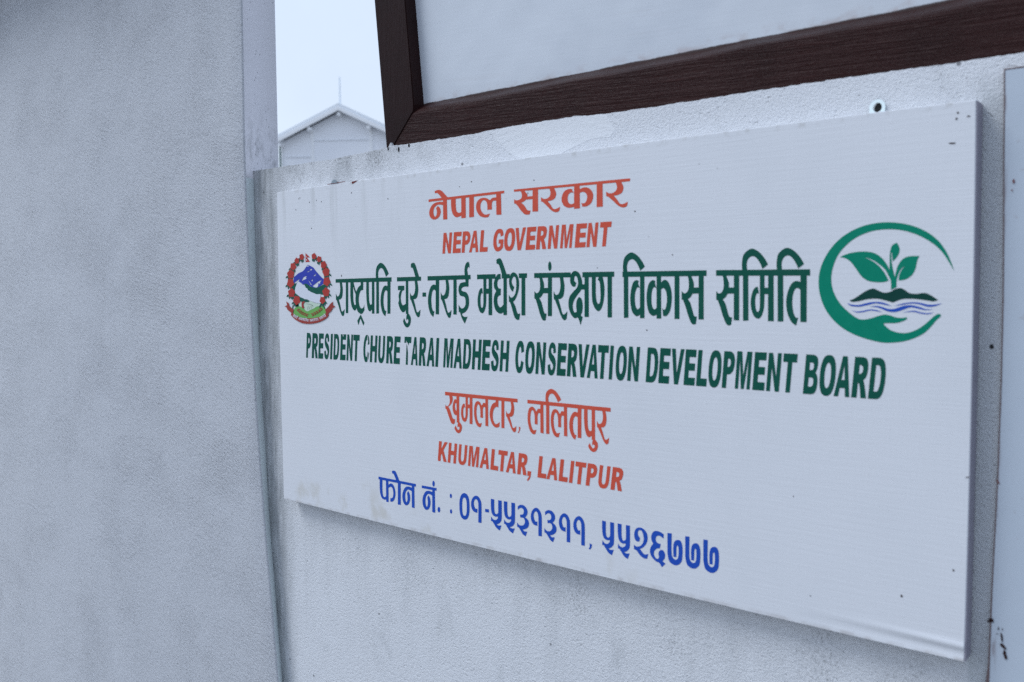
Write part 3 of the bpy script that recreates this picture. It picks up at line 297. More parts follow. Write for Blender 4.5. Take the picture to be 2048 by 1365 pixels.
 'latin_red_low': '''
+4305,1591 4368,1591 4355,1466 4434,1590 4504,1590 4404,1452 4473,1259 4403,1259 4363,1393 4344,1359 4333,1259 4270,1259
+4531,1590 4590,1590 4576,1462 4643,1461 4657,1590 4715,1589 4680,1258 4621,1258 4636,1392 4569,1392 4555,1258 4496,1259
+4759,1589 4815,1589 4793,1385~ 4798,1328~ 4820,1315~ 4845,1328~ 4862,1385~ 4884,1589 4940,1589 4918,1391~ 4899,1308~ 4860,1265~ 4814,1255~ 4769,1265~ 4740,1308~ 4738,1392~
+4983,1588 5056,1588 5069,1377 5130,1588 5202,1588 5165,1257 5117,1257 5147,1522 5078,1257 5034,1257 5024,1523 4995,1258 4946,1258
+5304,1587 5363,1587 5392,1257 5337,1257 5334,1327 5271,1327 5251,1257 5196,1257|-5290,1394 5325,1515 5329,1393
+5458,1587 5522,1586 5492,1328 5587,1328 5579,1256 5420,1257
+5598,1586 5784,1586 5776,1514 5714,1514 5684,1256 5623,1256 5652,1514 5590,1514
+5849,1585 5907,1585 5935,1256 5880,1256 5877,1326 5814,1326 5795,1256 5740,1256|-5834,1392 5870,1514 5873,1392
+6004,1585 6106,1584 6151,1571~ 6170,1529~ 6166,1480~ 6147,1428~ 6112,1401 6132,1348~ 6150,1255 6082,1255 6066,1355~ 6047,1382 6032,1255 5965,1255|-6063,1520 6086,1519 6104,1506~ 6106,1487~ 6099,1464~ 6077,1449 6055,1449
+6171,1328 6242,1328 6230,1255~ 6210,1208~ 6170,1171 6159,1198 6189,1232~ 6198,1255 6162,1255
+6399,1583 6464,1583 6433,1326 6530,1326 6522,1254 6359,1255
+6641,1582 6701,1582 6727,1254 6672,1254 6669,1324 6605,1324 6585,1254 6529,1254|-6625,1390 6662,1511 6665,1390
+6794,1582 6859,1582 6827,1325 6922,1325 6913,1253 6753,1254
+6982,1581 7043,1581 7002,1253 6941,1253
+7067,1581 7254,1580 7245,1509 7182,1509 7150,1253 7088,1253 7121,1510 7058,1510
+7279,1580 7373,1580 7417,1564~ 7438,1518~ 7435,1470~ 7411,1411~ 7364,1378 7318,1375 7302,1253 7237,1253|-7336,1515 7356,1515 7375,1502~ 7377,1480~ 7369,1457~ 7347,1442 7326,1442
+7486,1579 7542,1579 7516,1378~ 7519,1322~ 7541,1309~ 7566,1322~ 7584,1378~ 7610,1579 7665,1579 7640,1384~ 7619,1302~ 7579,1259~ 7533,1249~ 7490,1259~ 7461,1302~ 7461,1385~
+7703,1579 7808,1578 7854,1565~ 7873,1523~ 7868,1475~ 7848,1423~ 7813,1397 7832,1344~ 7850,1251 7781,1252 7765,1351~ 7745,1377 7729,1252 7661,1252|-7763,1514 7786,1514 7805,1501~ 7807,1482~ 7800,1459~ 7777,1444 7754,1444
''',
 'logo_ring': '''
+12021,4226 11995,4309~ 11942,4431~ 11859,4555~ 11733,4661~ 11575,4736~ 11403,4775~ 11227,4781~ 11048,4748~ 10877,4669~ 10738,4551~ 10633,4395~ 10577,4228~ 10573,4060~ 10615,3891~ 10701,3736~ 10833,3606~ 10985,3520~ 11135,3469~ 11270,3440~ 11369,3435~ 11511,3453~ 11628,3491~ 11732,3550~ 11803,3624~ 11854,3692~ 11894,3732~ 11900,3754~ 11885,3763~ 11858,3757~ 11812,3719~ 11751,3657~ 11668,3594~ 11573,3554~ 11477,3550~ 11389,3576~ 11334,3618~ 11305,3650 11355,3656~ 11442,3658~ 11518,3682~ 11555,3705~ 11549,3722~ 11506,3716~ 11441,3720~ 11376,3743~ 11315,3751~ 11254,3736~ 11165,3706~ 11086,3693~ 11023,3704~ 10924,3773~ 10818,3879~ 10745,4011~ 10717,4142~ 10732,4285~ 10793,4437~ 10902,4562~ 11027,4644~ 11173,4692~ 11328,4704~ 11490,4684~ 11650,4626~ 11787,4542~ 11891,4444~ 11964,4332~
''',
 'logo_sprout': '''
+10814,4410 10880,4440~ 10972,4460~ 11086,4465~ 11188,4447~ 11266,4398~ 11323,4328~ 11363,4252 11364,4349~ 11365,4441~ 11385,4519~ 11437,4551 11463,4494~ 11462,4437~ 11431,4381~ 11397,4345 11391,4383~ 11386,4453 11379,4417~ 11386,4326~ 11404,4234~ 11422,4169 11433,4234~ 11454,4301~ 11496,4362~ 11559,4394~ 11672,4396 11650,4341~ 11636,4263~ 11605,4196~ 11553,4152~ 11499,4134~ 11462,4133 11466,4188~ 11487,4238~ 11524,4294 11476,4244~ 11450,4176~ 11440,4120~ 11441,4057 11382,4027 11381,4121~ 11352,4190~ 11313,4259~ 11234,4330~ 11155,4379~ 11087,4400 11167,4361~ 11246,4300~ 11308,4223~ 11356,4132 11304,4116~ 11215,4117~ 11125,4136~ 11056,4189~ 10998,4272~ 10939,4350~ 10881,4393~
''',
 'logo_hill': '''
+10928,3913 10968,3924~ 11037,3968~ 11115,4020~ 11188,4045~ 11239,4025~ 11306,3998~ 11371,4006~ 11436,4040~ 11490,4045~ 11533,4022~ 11577,3991~ 11651,3982~ 11735,3991~ 11797,3965~ 11870,3914 11819,3900~ 11736,3914~ 11610,3928~ 11503,3924~ 11406,3887 11329,3909~ 11240,3929~ 11128,3924~ 11026,3900~ 10957,3895~
''',
 'logo_wave': '''
+10902,3880 10958,3862~ 11038,3859~ 11129,3882~ 11218,3894~ 11307,3884~ 11394,3846 11308,3864~ 11219,3877~ 11129,3857~ 11038,3839~ 10946,3848~
+11415,3846 11504,3875~ 11600,3890~ 11684,3885~ 11768,3865~ 11830,3865~ 11912,3879 11841,3848~ 11768,3841~ 11684,3867~ 11600,3877~ 11504,3862~
+11152,3839 11230,3848~ 11297,3834~ 11363,3814~ 11429,3818~ 11504,3846~ 11590,3858~ 11674,3841~ 11748,3816~ 11821,3814 11748,3804~ 11664,3822~ 11590,3834~ 11505,3803~ 11429,3781~ 11353,3788~ 11275,3820~ 11219,3835~
+10956,3795 11016,3783~ 11085,3792~ 11164,3808~ 11231,3801~ 11292,3779 11220,3790~ 11164,3796~ 11085,3778~ 11016,3772~
+11505,3775 11569,3790~ 11633,3796~ 11696,3780~ 11759,3771~ 11832,3778 11770,3760~ 11697,3766~ 11633,3783~ 11569,3782~
''',
 'emblem_hill': '''
+459,4234 562,4244 512,4121 510,4065 678,3981~ 811,3942~ 955,3908 921,3881 720,3886 630,3904 474,4009~ 420,4108~
+788,4230 866,4231 921,4207 997,4172~ 1172,4150~ 1346,4196~ 1454,4235 1418,4114 1372,4017 1276,4027~ 1168,4027~ 1081,4041~ 994,4069~ 895,4104
''',
 'emblem_mountain': '''
+471,4269 486,4359 637,4433~ 774,4472~ 911,4583 977,4568 1079,4529 1181,4443~ 1333,4331 1396,4303 1386,4236~ 1281,4180 1193,4156~ 1084,4155~ 1008,4172~ 943,4197~ 844,4229 765,4213~ 687,4252 643,4270 597,4253~ 516,4226 470,4234|-482,4248 575,4288~ 672,4328 608,4267~ 516,4233|-722,4272 753,4327~ 803,4361~ 898,4380 848,4346~ 887,4339 835,4312~ 783,4302~|-873,4442 941,4468~ 989,4467 929,4448|-974,4485 1008,4508 1052,4493 1018,4473|-913,4311 967,4262~ 1025,4206 987,4216~|-1012,4289 1068,4322 1049,4267|-1074,4370 1169,4416 1140,4373 1091,4365|-1046,4185 1108,4212~ 1175,4245~ 1236,4272~ 1332,4297 1283,4257~ 1265,4210 1229,4238~ 1205,4170~ 1128,4157~|-877,4556 911,4572 966,4557 921,4550
''',
 'emblem_map': '''
+577,4225 608,4267 647,4273 669,4252 710,4245 753,4209 809,4185 841,4153 896,4139 911,4104 961,4090 994,4073 1081,4051 1168,4027 1287,4031 1280,3952 1292,3863 1162,3867 1075,3884 955,3908 901,3936 811,3936 745,3960 678,3974 611,4009 510,4058 512,4121 537,4177
''',
 'emblem_ground': '''
+452,3728 500,3778~ 626,3806~ 783,3770~ 983,3739~ 1160,3795~ 1291,3809~ 1387,3796~ 1442,3722 1437,3681~ 1328,3625~ 1153,3593~ 933,3577~ 687,3585~ 529,3622~ 434,3672
''',
 'emblem_hands': '''
+604,3806 640,3883 720,3894 798,3876~ 921,3890~ 1010,3900~ 1097,3863~ 1270,3854 1269,3809 1160,3799~ 1083,3767~ 983,3739~ 882,3708~ 815,3728~ 772,3765 671,3797
''',
 'emblem_leafred': '''
+715,3883 788,3900 814,3886 767,3828~ 801,3772 727,3769~ 709,3828~
+567,3743 615,3734~ 672,3747 613,3755~
+553,3735 582,3710~ 639,3699 601,3727~
+623,3713 670,3703~ 727,3716 669,3724~
+609,3704 638,3679~ 694,3669 657,3696~
+679,3688 726,3679~ 783,3692 725,3700~
+665,3680 694,3655~ 750,3644 712,3672~
+746,3668 793,3658~ 849,3671 791,3679~
+732,3659 761,3635~ 816,3624 779,3651~
+824,3650 871,3641~ 927,3654 869,3662~
+810,3642 839,3617~ 894,3607 857,3634~
+1322,3768 1283,3778~ 1235,3765 1282,3757~
+1334,3763 1295,3750~ 1273,3719 1318,3737~
+1267,3737 1228,3746~ 1180,3733 1227,3725~
+1279,3731 1240,3719~ 1217,3687 1264,3705~
+1201,3709 1162,3718~ 1113,3705 1161,3698~
+1214,3703 1174,3691~ 1151,3659 1198,3677~
+1135,3685 1096,3694~ 1047,3682 1095,3674~
+1148,3680 1108,3667~ 1085,3635 1131,3653~
+1068,3664 1029,3673~ 980,3660 1028,3652~
+1081,3658 1041,3646~ 1018,3614 1065,3632~
''',
 'emblem_ribbon': '''
+176,3800 258,3822 231,3893 311,3857~ 323,3812 396,3770~ 464,3736 434,3669 529,3622~ 687,3585~ 933,3577~ 1153,3593~ 1328,3628~ 1441,3684 1411,3742 1504,3796~ 1569,3850~ 1650,3893 1636,3830 1708,3804 1626,3766~ 1590,3720~ 1505,3675 1505,3627~ 1379,3555~ 1172,3498~ 929,3472~ 706,3485~ 503,3549~ 372,3632 386,3679 306,3713~ 251,3748 247,3777
''',
 'emblem_flower': '''
+820,4733~ 792,4704~ 764,4675~ 721,4688~ 678,4701~ 679,4737~ 681,4774~ 724,4784~ 768,4794~ 794,4763~
+652,4626~ 606,4618~ 561,4611~ 538,4643~ 514,4675~ 545,4702~ 576,4729~ 619,4714~ 661,4699~ 656,4662~
+489,4485~ 438,4506~ 387,4528~ 396,4573~ 406,4619~ 464,4625~ 521,4631~ 547,4590~ 572,4549~ 530,4517~
+329,4338~ 303,4388~ 277,4439~ 330,4475~ 383,4510~ 442,4481~ 501,4452~ 484,4399~ 467,4346~ 398,4342~
+266,4219~ 287,4272~ 309,4324~ 379,4325~ 448,4325~ 469,4273~ 490,4221~ 435,4188~ 378,4155~ 322,4187~
+297,4092~ 356,4123~ 415,4152~ 468,4118~ 520,4083~ 495,4032~ 468,3981~ 399,3983~ 330,3986~ 313,4039~
+508,3999~ 576,3993~ 643,3986~ 655,3933~ 666,3879~ 606,3852~ 545,3826~ 496,3862~ 447,3900~ 477,3950~
+1131,4797~ 1160,4770~ 1189,4742~ 1167,4711~ 1145,4681~ 1101,4688~ 1058,4697~ 1053,4733~ 1049,4769~ 1090,4783~
+1323,4715~ 1325,4679~ 1326,4643~ 1285,4631~ 1243,4620~ 1216,4648~ 1189,4677~ 1214,4707~ 1239,4736~ 1281,4725~
+1485,4565~ 1452,4531~ 1419,4496~ 1368,4512~ 1317,4528~ 1320,4572~ 1322,4616~ 1374,4628~ 1426,4639~ 1456,4602~
+1540,4376~ 1478,4366~ 1415,4355~ 1383,4401~ 1352,4447~ 1395,4486~ 1439,4524~ 1497,4503~ 1554,4481~ 1547,4428~
+1490,4173~ 1434,4197~ 1378,4222~ 1389,4274~ 1401,4326~ 1465,4333~ 1528,4340~ 1555,4293~ 1582,4246~ 1536,4209~
+1390,3990~ 1366,4039~ 1343,4088~ 1393,4122~ 1442,4156~ 1496,4128~ 1550,4100~ 1534,4049~ 1517,3998~ 1454,3994~
+1257,3895~ 1273,3935~ 1290,3976~ 1342,3976~ 1394,3977~ 1409,3936~ 1424,3896~ 1382,3871~ 1340,3845~ 1298,3870~
''',
 'emblem_leaf': '''
+723,4704 713,4664~ 752,4622 760,4670~
+687,4711 652,4681~ 662,4638 700,4674~
+690,4719 638,4710~ 614,4674 673,4688~
+772,4697 756,4667~ 788,4635 803,4671~
+574,4636 563,4596~ 603,4554 611,4602~
+537,4643 502,4613~ 512,4570 550,4606~
+540,4651 487,4642~ 463,4606 523,4620~
+623,4629 607,4599~ 639,4567 654,4604~
+455,4524 445,4481~ 484,4435 493,4486~
+419,4532 383,4499~ 393,4452 431,4492~
+410,4542 354,4530~ 325,4493 388,4508~
+506,4516 488,4484~ 521,4448 536,4487~
+371,4370 361,4326~ 400,4278 409,4331~
+335,4379 299,4344~ 308,4295 347,4338~
+312,4391 253,4379~ 221,4339 290,4356~
+422,4362 405,4327~ 438,4290 453,4332~
+358,4201 347,4158~ 387,4110 396,4163~
+322,4210 285,4175~ 295,4126 334,4169~
+299,4222 240,4210~ 208,4169 276,4187~
+409,4194 392,4159~ 425,4122 440,4164~
+386,4011 375,3968~ 415,3920 424,3973~
+349,4020 313,3985~ 323,3935 362,3979~
+327,4031 268,4019~ 236,3978 304,3996~
+437,4004 419,3969~ 453,3932 468,3974~
+542,3871 531,3827~ 571,3780 580,3833~
+506,3879 470,3844~ 480,3795 518,3838~
+483,3890 425,3877~ 394,3837 461,3855~
+592,3864 575,3829~ 608,3792 623,3834~
+1131,4705 1093,4674~ 1098,4626 1138,4666~
+1166,4710 1152,4675~ 1185,4637 1197,4679~
+1164,4718 1178,4686~ 1234,4669 1213,4705~
+1083,4701 1051,4678~ 1063,4640 1097,4671~
+1281,4646 1243,4615~ 1248,4567 1288,4607~
+1315,4651 1301,4616~ 1334,4579 1346,4620~
+1313,4659 1327,4627~ 1382,4611 1362,4647~
+1233,4642 1202,4619~ 1214,4582 1247,4612~
+1410,4531 1372,4497~ 1377,4447 1417,4489~
+1444,4537 1430,4499~ 1463,4460 1475,4504~
+1453,4546 1471,4513~ 1528,4496 1503,4532~
+1363,4525 1332,4499~ 1343,4461 1377,4494~
+1476,4391 1438,4355~ 1443,4304 1483,4349~
+1510,4398 1496,4359~ 1529,4317 1541,4364~
+1531,4408 1549,4374~ 1610,4356 1584,4395~
+1429,4385 1398,4357~ 1410,4316 1443,4351~
+1492,4215 1454,4179~ 1459,4128 1499,4174~
+1526,4223 1512,4184~ 1544,4142 1556,4189~
+1547,4234 1565,4200~ 1626,4182 1599,4221~
+1445,4209 1414,4181~ 1425,4141 1458,4175~
+1464,4020 1427,3984~ 1432,3933 1471,3978~
+1498,4028 1485,3989~ 1517,3947 1529,3994~
+1520,4039 1538,4005~ 1599,3987 1572,4026~
+1417,4014 1386,3985~ 1398,3945 1431,3980~
+1357,3881 1320,3847~ 1325,3797 1365,3840~
+1392,3887 1378,3850~ 1411,3811 1423,3855~
+1399,3896 1415,3865~ 1472,3849 1449,3885~
+1310,3876 1279,3848~ 1291,3810 1324,3843~
+468,3841 442,3771 437,3742 407,3749 425,3813
+628,3841 592,3806 512,3792 502,3841
+1270,3843 1225,3788 1268,3782 1302,3829
+1378,3843 1401,3775 1386,3755 1351,3809
''',
 'emblem_flag': '''
+854,4806 987,4721 896,4719 984,4637 851,4634
''',
 'emblem_flagwhite': '''
+870,4686 890,4689 901,4674 890,4663 870,4667
+870,4744 888,4740 898,4728 872,4726
''',
 'emblem_motto': '''
+463,3651 598,3602 591,3595 455,3643|+483,3638 491,3635 452,3596 444,3599|+446,3632 471,3623 463,3614 444,3621 433,3610 426,3612|+517,3626 525,3623 486,3584 478,3587|+480,3619 505,3610 497,3602 478,3609 467,3597 460,3600|+551,3614 559,3611 520,3572 512,3575|+514,3607 539,3598 531,3590 512,3596 501,3585 494,3588|+574,3606 586,3601 547,3562 535,3567|+573,3609 578,3624 597,3624 601,3609 592,3609 591,3618
+625,3594 922,3557 919,3549 621,3586|+659,3586 671,3584 653,3540 642,3542|+619,3573 657,3569 653,3559 625,3563 621,3550 610,3551|+709,3579 720,3578 703,3534 692,3536|+669,3567 707,3563 703,3553 675,3556 671,3544 661,3545|+759,3573 770,3572 753,3528 742,3530|+728,3577 738,3576 728,3551 753,3548 750,3540 715,3544|+808,3567 820,3566 803,3522 791,3524|+778,3571 787,3570 778,3545 803,3542 799,3534 765,3538|+842,3563 859,3561 842,3517 825,3519|+838,3566 833,3581 855,3584 871,3571 860,3569 852,3577|+907,3555 918,3553 901,3510 890,3511|+876,3559 886,3557 877,3533 901,3530 898,3522 864,3526
+949,3556 1201,3588 1203,3580 951,3548|+980,3556 990,3557 1001,3514 991,3513|+954,3553 962,3554 969,3529 990,3532 992,3524 962,3520|+1023,3561 1032,3563 1043,3519 1034,3518|+998,3542 1030,3546 1032,3536 1009,3533 1012,3521 1004,3520|+1065,3567 1075,3568 1085,3525 1076,3523|+1039,3563 1047,3564 1054,3537 1067,3531 1048,3526|+1093,3570 1108,3572 1119,3529 1104,3527|+1135,3575 1148,3577 1150,3552 1167,3535 1155,3533 1133,3553|+1191,3582 1200,3583 1211,3541 1201,3539|+1165,3579 1173,3580 1180,3553 1192,3546 1174,3541
+1233,3595 1418,3663 1424,3656 1239,3588|+1270,3603 1280,3607 1313,3570 1303,3566|+1241,3593 1250,3596 1271,3573 1289,3570 1270,3560|+1301,3615 1315,3620 1329,3597 1357,3586 1343,3581 1308,3593|+1362,3638 1373,3641 1406,3604 1395,3600|+1334,3627 1343,3630 1361,3609 1384,3618 1391,3611 1358,3599|+1394,3649 1410,3655 1442,3618 1426,3612|+1387,3650 1368,3658 1382,3670 1408,3667 1401,3661 1387,3664
''',
 'emblem_handline': '''
+896,3807 914,3807 894,3731 876,3731
+959,3815 974,3815 950,3746 934,3745
+1019,3829 1034,3829 1010,3760 994,3760
+853,3856 986,3842~ 1073,3808 1062,3801 975,3831~ 853,3847
''',
}
FLECKS = [(1.1549, 1.2584, 0.0011, 0.0016, 0.2), (1.2077, 1.2982, 0.0009, 0.0013, 0.2), (1.0294, 1.3537, 0.0006, 0.0008, 0), (1.0516, 1.2356, 0.0006, 0.0007, 0), (1.1981, 1.7579, 0.0034, 0.0009, -0.1), (0.6214, 1.7504, 0.0008, 0.0009, 0), (0.8061, 1.7117, 0.0009, 0.0011, 0), (0.5085, 1.7771, 0.0016, 0.0006, 0.2), (0.4827, 1.7715, 0.0009, 0.0006, 0), (0.3157, 1.765, 0.0011, 0.0011, 0), (1.2015, 1.7832, 0.0012, 0.001, 0), (1.2028, 1.7893, 0.001, 0.001, 0), (1.213, 1.7843, 0.0018, 0.0008, 0), (0.8634, 1.6511, 0.0008, 0.0008, 0), (0.8249, 1.5508, 0.0011, 0.0008, 0), (0.1889, 1.6359, 0.0008, 0.002, 0.2), (0.6329, 1.7685, 0.001, 0.0008, 0), (0.0588, 1.7633, 0.0011, 0.0011, 0), (0.0719, 1.785, 0.001, 0.001, 0), (0.0688, 1.7833, 0.001, 0.001, 0), (0.1213, 1.7767, 0.0009, 0.0009, 0), (0.2207, 1.7826, 0.0012, 0.001, 0), (0.1358, 1.7729, 0.0009, 0.001, 0), (0.1048, 1.726, 0.001, 0.001, 0), (0.1004, 1.7745, 0.0009, 0.001, 0), (1.2194, 1.4018, 0.0022, 0.0006, 0.3), (0.745, 1.6369, 0.0007, 0.0007, 0)]
TEARS = [[(0.2217, 1.8019), (0.2399, 1.803), (0.2338, 1.801), (0.2236, 1.7978)], [(0.1547, 1.8034), (0.2039, 1.8045), (0.2039, 1.8033), (0.1546, 1.8023)]]

def plaster(name, color, ridge=0.0012, grain=0.0005, rot=R(-34), ridge_scale=(50, 50, 200), extra=None):
    m = Mat(name, color, 0.75, 0.25)
    # slow tone drift of the limewash
    m.over(m.rng(m.noise(m.mapped((3, 3, 2.2)), 1.0, 4), 0.35, 0.68, 0, 0.5), tuple(c * 0.95 for c in color))
    m.over(m.rng(m.noise(m.mapped((14, 14, 5)), 1.0, 5, 0.6), 0.52, 0.75, 0, 0.5), tuple(c * 0.93 for c in color))
    if extra: extra(m)
    # trowel ridges: stretched noise whose direction wanders, patchy, over fine grain
    patch = m.rng(m.noise(m.mapped((5, 5, 6)), 1.0, 3), 0.38, 0.70, 0.45, 1)
    sw = m.noise(m.mapped((2.4, 2.4, 2.4)), 1.0, 1)
    bend = m.n('ShaderNodeVectorMath'); bend.operation = 'SCALE'; bend.inputs[0].default_value = (0.10, 0, 0.22)
    m.l(sw, bend.inputs['Scale'])
    k = m.n('ShaderNodeVectorMath'); k.operation = 'ADD'; m.l(m.pos, k.inputs[0]); m.l(bend.outputs[0], k.inputs[1])
    keep = m.pos; m.pos = k.outputs[0]
    a = m.noise(m.mapped(ridge_scale, (0, rot, 0)), 1.0, 6, 0.68, 0.3)
    m.pos = keep
    m.bump(m.math('MULTIPLY', a, patch), ridge * 3)
    m.bump(m.noise(m.mapped((150, 150, 210), (0, rot, 0)), 1.0, 5, 0.7), grain * 1.6)
    nick = m.rng(m.voro(m.mapped((55, 55, 110), (0, rot, 0))), 0.06, 0.20)
    m.bump(nick, grain * 0.5)
    m.bump(m.noise(m.mapped((420, 420, 420)), 1.0, 2, 0.6), grain * 1.2)
    m.bump(m.noise(m.mapped((5, 5, 5)), 1.0, 2), 0.004)
    return m.done()

def pillar_dirt(m):
    x, y, z = m.xyz()
    # dark pinholes and scratches on the narrow side face, dirt above the wall junction
    side = m.rng(y, -0.028, -0.018)
    near = m.math('MULTIPLY', m.rng(x, -0.30, -0.08), 1.0)
    dots = m.rng(m.voro(m.mapped((260, 260, 95))), 0.10, 0.22, 1, 0)
    spars = m.rng(m.noise(m.mapped((40, 40, 14)), 1.0, 4), 0.55, 0.62)
    m.over(m.math('MULTIPLY', m.math('MULTIPLY', m.math('MULTIPLY', dots, spars), side), near), (0.10, 0.11, 0.12))
    low = m.math('MULTIPLY', m.rng(z, 2.02, 1.86), m.rng(z, 1.70, 1.85))
    blot = m.rng(m.noise(m.mapped((70, 70, 28)), 1.0, 5, 0.7), 0.47, 0.66)
    m.over(m.math('MULTIPLY', m.math('MULTIPLY', m.math('MULTIPLY', low, blot), side), 0.45), (0.20, 0.21, 0.21))
    # a few small holes in the broad face
    hole = m.rng(m.voro(m.mapped((30, 30, 30))), 0.05, 0.075, 1, 0)
    m.over(m.math('MULTIPLY', hole, 0.55), (0.25, 0.26, 0.28))

def wall_dirt_shade(m):
    x, y, z = m.xyz()
    # black mould along the exposed top at the left, fading under the rail
    top = m.rng(z, 1.775, 1.86)
    left = m.rng(x, 0.50, 0.24)
    g = m.rng(m.noise(m.mapped((300, 300, 240)), 1.0, 4, 0.7), 0.44, 0.70)
    big = m.rng(m.noise(m.mapped((24, 24, 16)), 1.0, 4, 0.6), 0.40, 0.66)
    m.over(m.math('MULTIPLY', m.math('MULTIPLY', m.math('MULTIPLY', top, left), m.math('ADD', m.math('MULTIPLY', g, 0.75), 0.28)), m.math('ADD', m.math('MULTIPLY', big, 0.75), 0.34)), (0.15, 0.155, 0.15))
    # grit dots along the whole top under the rail
    gd = m.rng(m.voro(m.mapped((120, 120, 120))), 0.10, 0.20, 1, 0)
    gm = m.math('MULTIPLY', m.rng(m.noise(m.mapped((18, 18, 18)), 1.0, 3), 0.50, 0.60), m.rng(z, 1.80, 1.83))
    m.over(m.math('MULTIPLY', m.math('MULTIPLY', gd, gm), 0.6), (0.22, 0.22, 0.23))
    # corner band beside the pillar: mostly painted shade, streaked with dirt
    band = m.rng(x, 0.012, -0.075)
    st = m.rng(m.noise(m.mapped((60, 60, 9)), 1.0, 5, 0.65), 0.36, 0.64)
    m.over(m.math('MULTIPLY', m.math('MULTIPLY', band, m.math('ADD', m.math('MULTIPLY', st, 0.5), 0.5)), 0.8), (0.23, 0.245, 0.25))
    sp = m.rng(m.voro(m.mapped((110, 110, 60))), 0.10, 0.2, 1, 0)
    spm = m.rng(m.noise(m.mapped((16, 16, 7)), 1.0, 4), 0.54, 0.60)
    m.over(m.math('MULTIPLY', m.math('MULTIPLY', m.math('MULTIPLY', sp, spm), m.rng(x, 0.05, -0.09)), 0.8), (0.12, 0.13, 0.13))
    # rain dirt running down below the board
    drip = m.rng(m.noise(m.mapped((22, 22, 2.2)), 1.0, 5, 0.6), 0.46, 0.70)
    below = m.math('MULTIPLY', m.rng(z, 0.86, 1.14), m.rng(z, 1.30, 1.12))
    m.over(m.math('MULTIPLY', m.math('MULTIPLY', drip, below), 0.16), (0.33, 0.35, 0.36))
    smut = m.rng(m.noise(m.mapped((9, 9, 7)), 1.0, 6, 0.7), 0.53, 0.70)
    m.over(m.math('MULTIPLY', smut, 0.30), (0.36, 0.38, 0.39))
    # speckled black grime collected under the board, thicker towards the right
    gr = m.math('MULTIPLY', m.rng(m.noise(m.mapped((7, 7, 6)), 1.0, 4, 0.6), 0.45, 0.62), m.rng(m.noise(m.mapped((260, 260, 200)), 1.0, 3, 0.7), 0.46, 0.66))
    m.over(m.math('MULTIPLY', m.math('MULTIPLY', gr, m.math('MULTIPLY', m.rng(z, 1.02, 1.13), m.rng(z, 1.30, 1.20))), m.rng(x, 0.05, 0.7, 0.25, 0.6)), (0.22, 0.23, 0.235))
    shade_strip = m.math('MULTIPLY', m.rng(x, 1.214, 1.222), m.rng(z, 1.84, 1.78))  # painted shade on the wall strip right of the board
    m.over(m.math('MULTIPLY', shade_strip, 0.42), (0.36, 0.40, 0.41))
    # single dark pinholes
    pin = m.rng(m.voro(m.mapped((19, 19, 19))), 0.035, 0.06, 1, 0)
    m.over(m.math('MULTIPLY', pin, 0.75), (0.13, 0.13, 0.14))
    pin2 = m.rng(m.voro(m.mapped((70, 70, 70))), 0.06, 0.11, 1, 0)
    pm = m.rng(m.noise(m.mapped((6, 6, 6)), 1.0, 3), 0.56, 0.62)
    m.over(m.math('MULTIPLY', m.math('MULTIPLY', pin2, pm), 0.5), (0.2, 0.2, 0.2))

M_pillar = plaster('pillar_plaster', (0.595, 0.612, 0.645), ridge=0.0016, grain=0.0013, extra=pillar_dirt)
M_wall = plaster('wall_plaster', (0.745, 0.76, 0.785), ridge=0.00008, grain=0.0012, rot=R(-20), ridge_scale=(60, 60, 130), extra=wall_dirt_shade)
M_side = plaster('pillar_side_lit', (0.80, 0.79, 0.83), ridge=0.0003, grain=0.0002, extra=pillar_dirt)  # paler copy for the upper side face, its stronger light painted in
M_low = plaster('pillar_side_shaded', (0.66, 0.73, 0.74), ridge=0.0003, grain=0.0004)  # duller side face copy below the wall top, shade painted into the colour
M_patch = plaster('fresh_plaster', (0.755, 0.77, 0.79), ridge=0.0006, grain=0.0005, rot=R(-8), ridge_scale=(20, 20, 110))
M_hole = flat('plug_hole', (0.03, 0.03, 0.03), 0.9)

def wood(name, color, along, rough):
    m = Mat(name, color, rough, 0.13)
    sc = (9, 60, 230) if along == 'x' else (230, 60, 9)
    rt = (0, R(-3), 0)
    g = m.noise(m.mapped(sc, rt), 1.0, 6, 0.65, 0.5)
    m.over(m.rng(g, 0.55, 0.75, 0, 0.35), tuple(c * 1.9 + 0.006 for c in color))
    m.over(m.rng(m.noise(m.mapped((12, 12, 12)), 1.0, 3), 0.4, 0.7, 0, 0.5), tuple(c * 0.6 for c in color))
    m.bump(m.rng(g, 0.35, 0.7), 0.0010 if along == 'x' else 0.0005)
    m.bump(m.noise(m.mapped((90, 90, 350) if along == 'x' else (350, 90, 90), rt), 1.0, 3), 0.0004)
    return m.done()
M_rail = wood('brown_rail_paint', (0.031, 0.0095, 0.0085), 'x', 0.38)
M_stile = wood('brown_stile_paint', (0.018, 0.0055, 0.0052), 'z', 0.5)

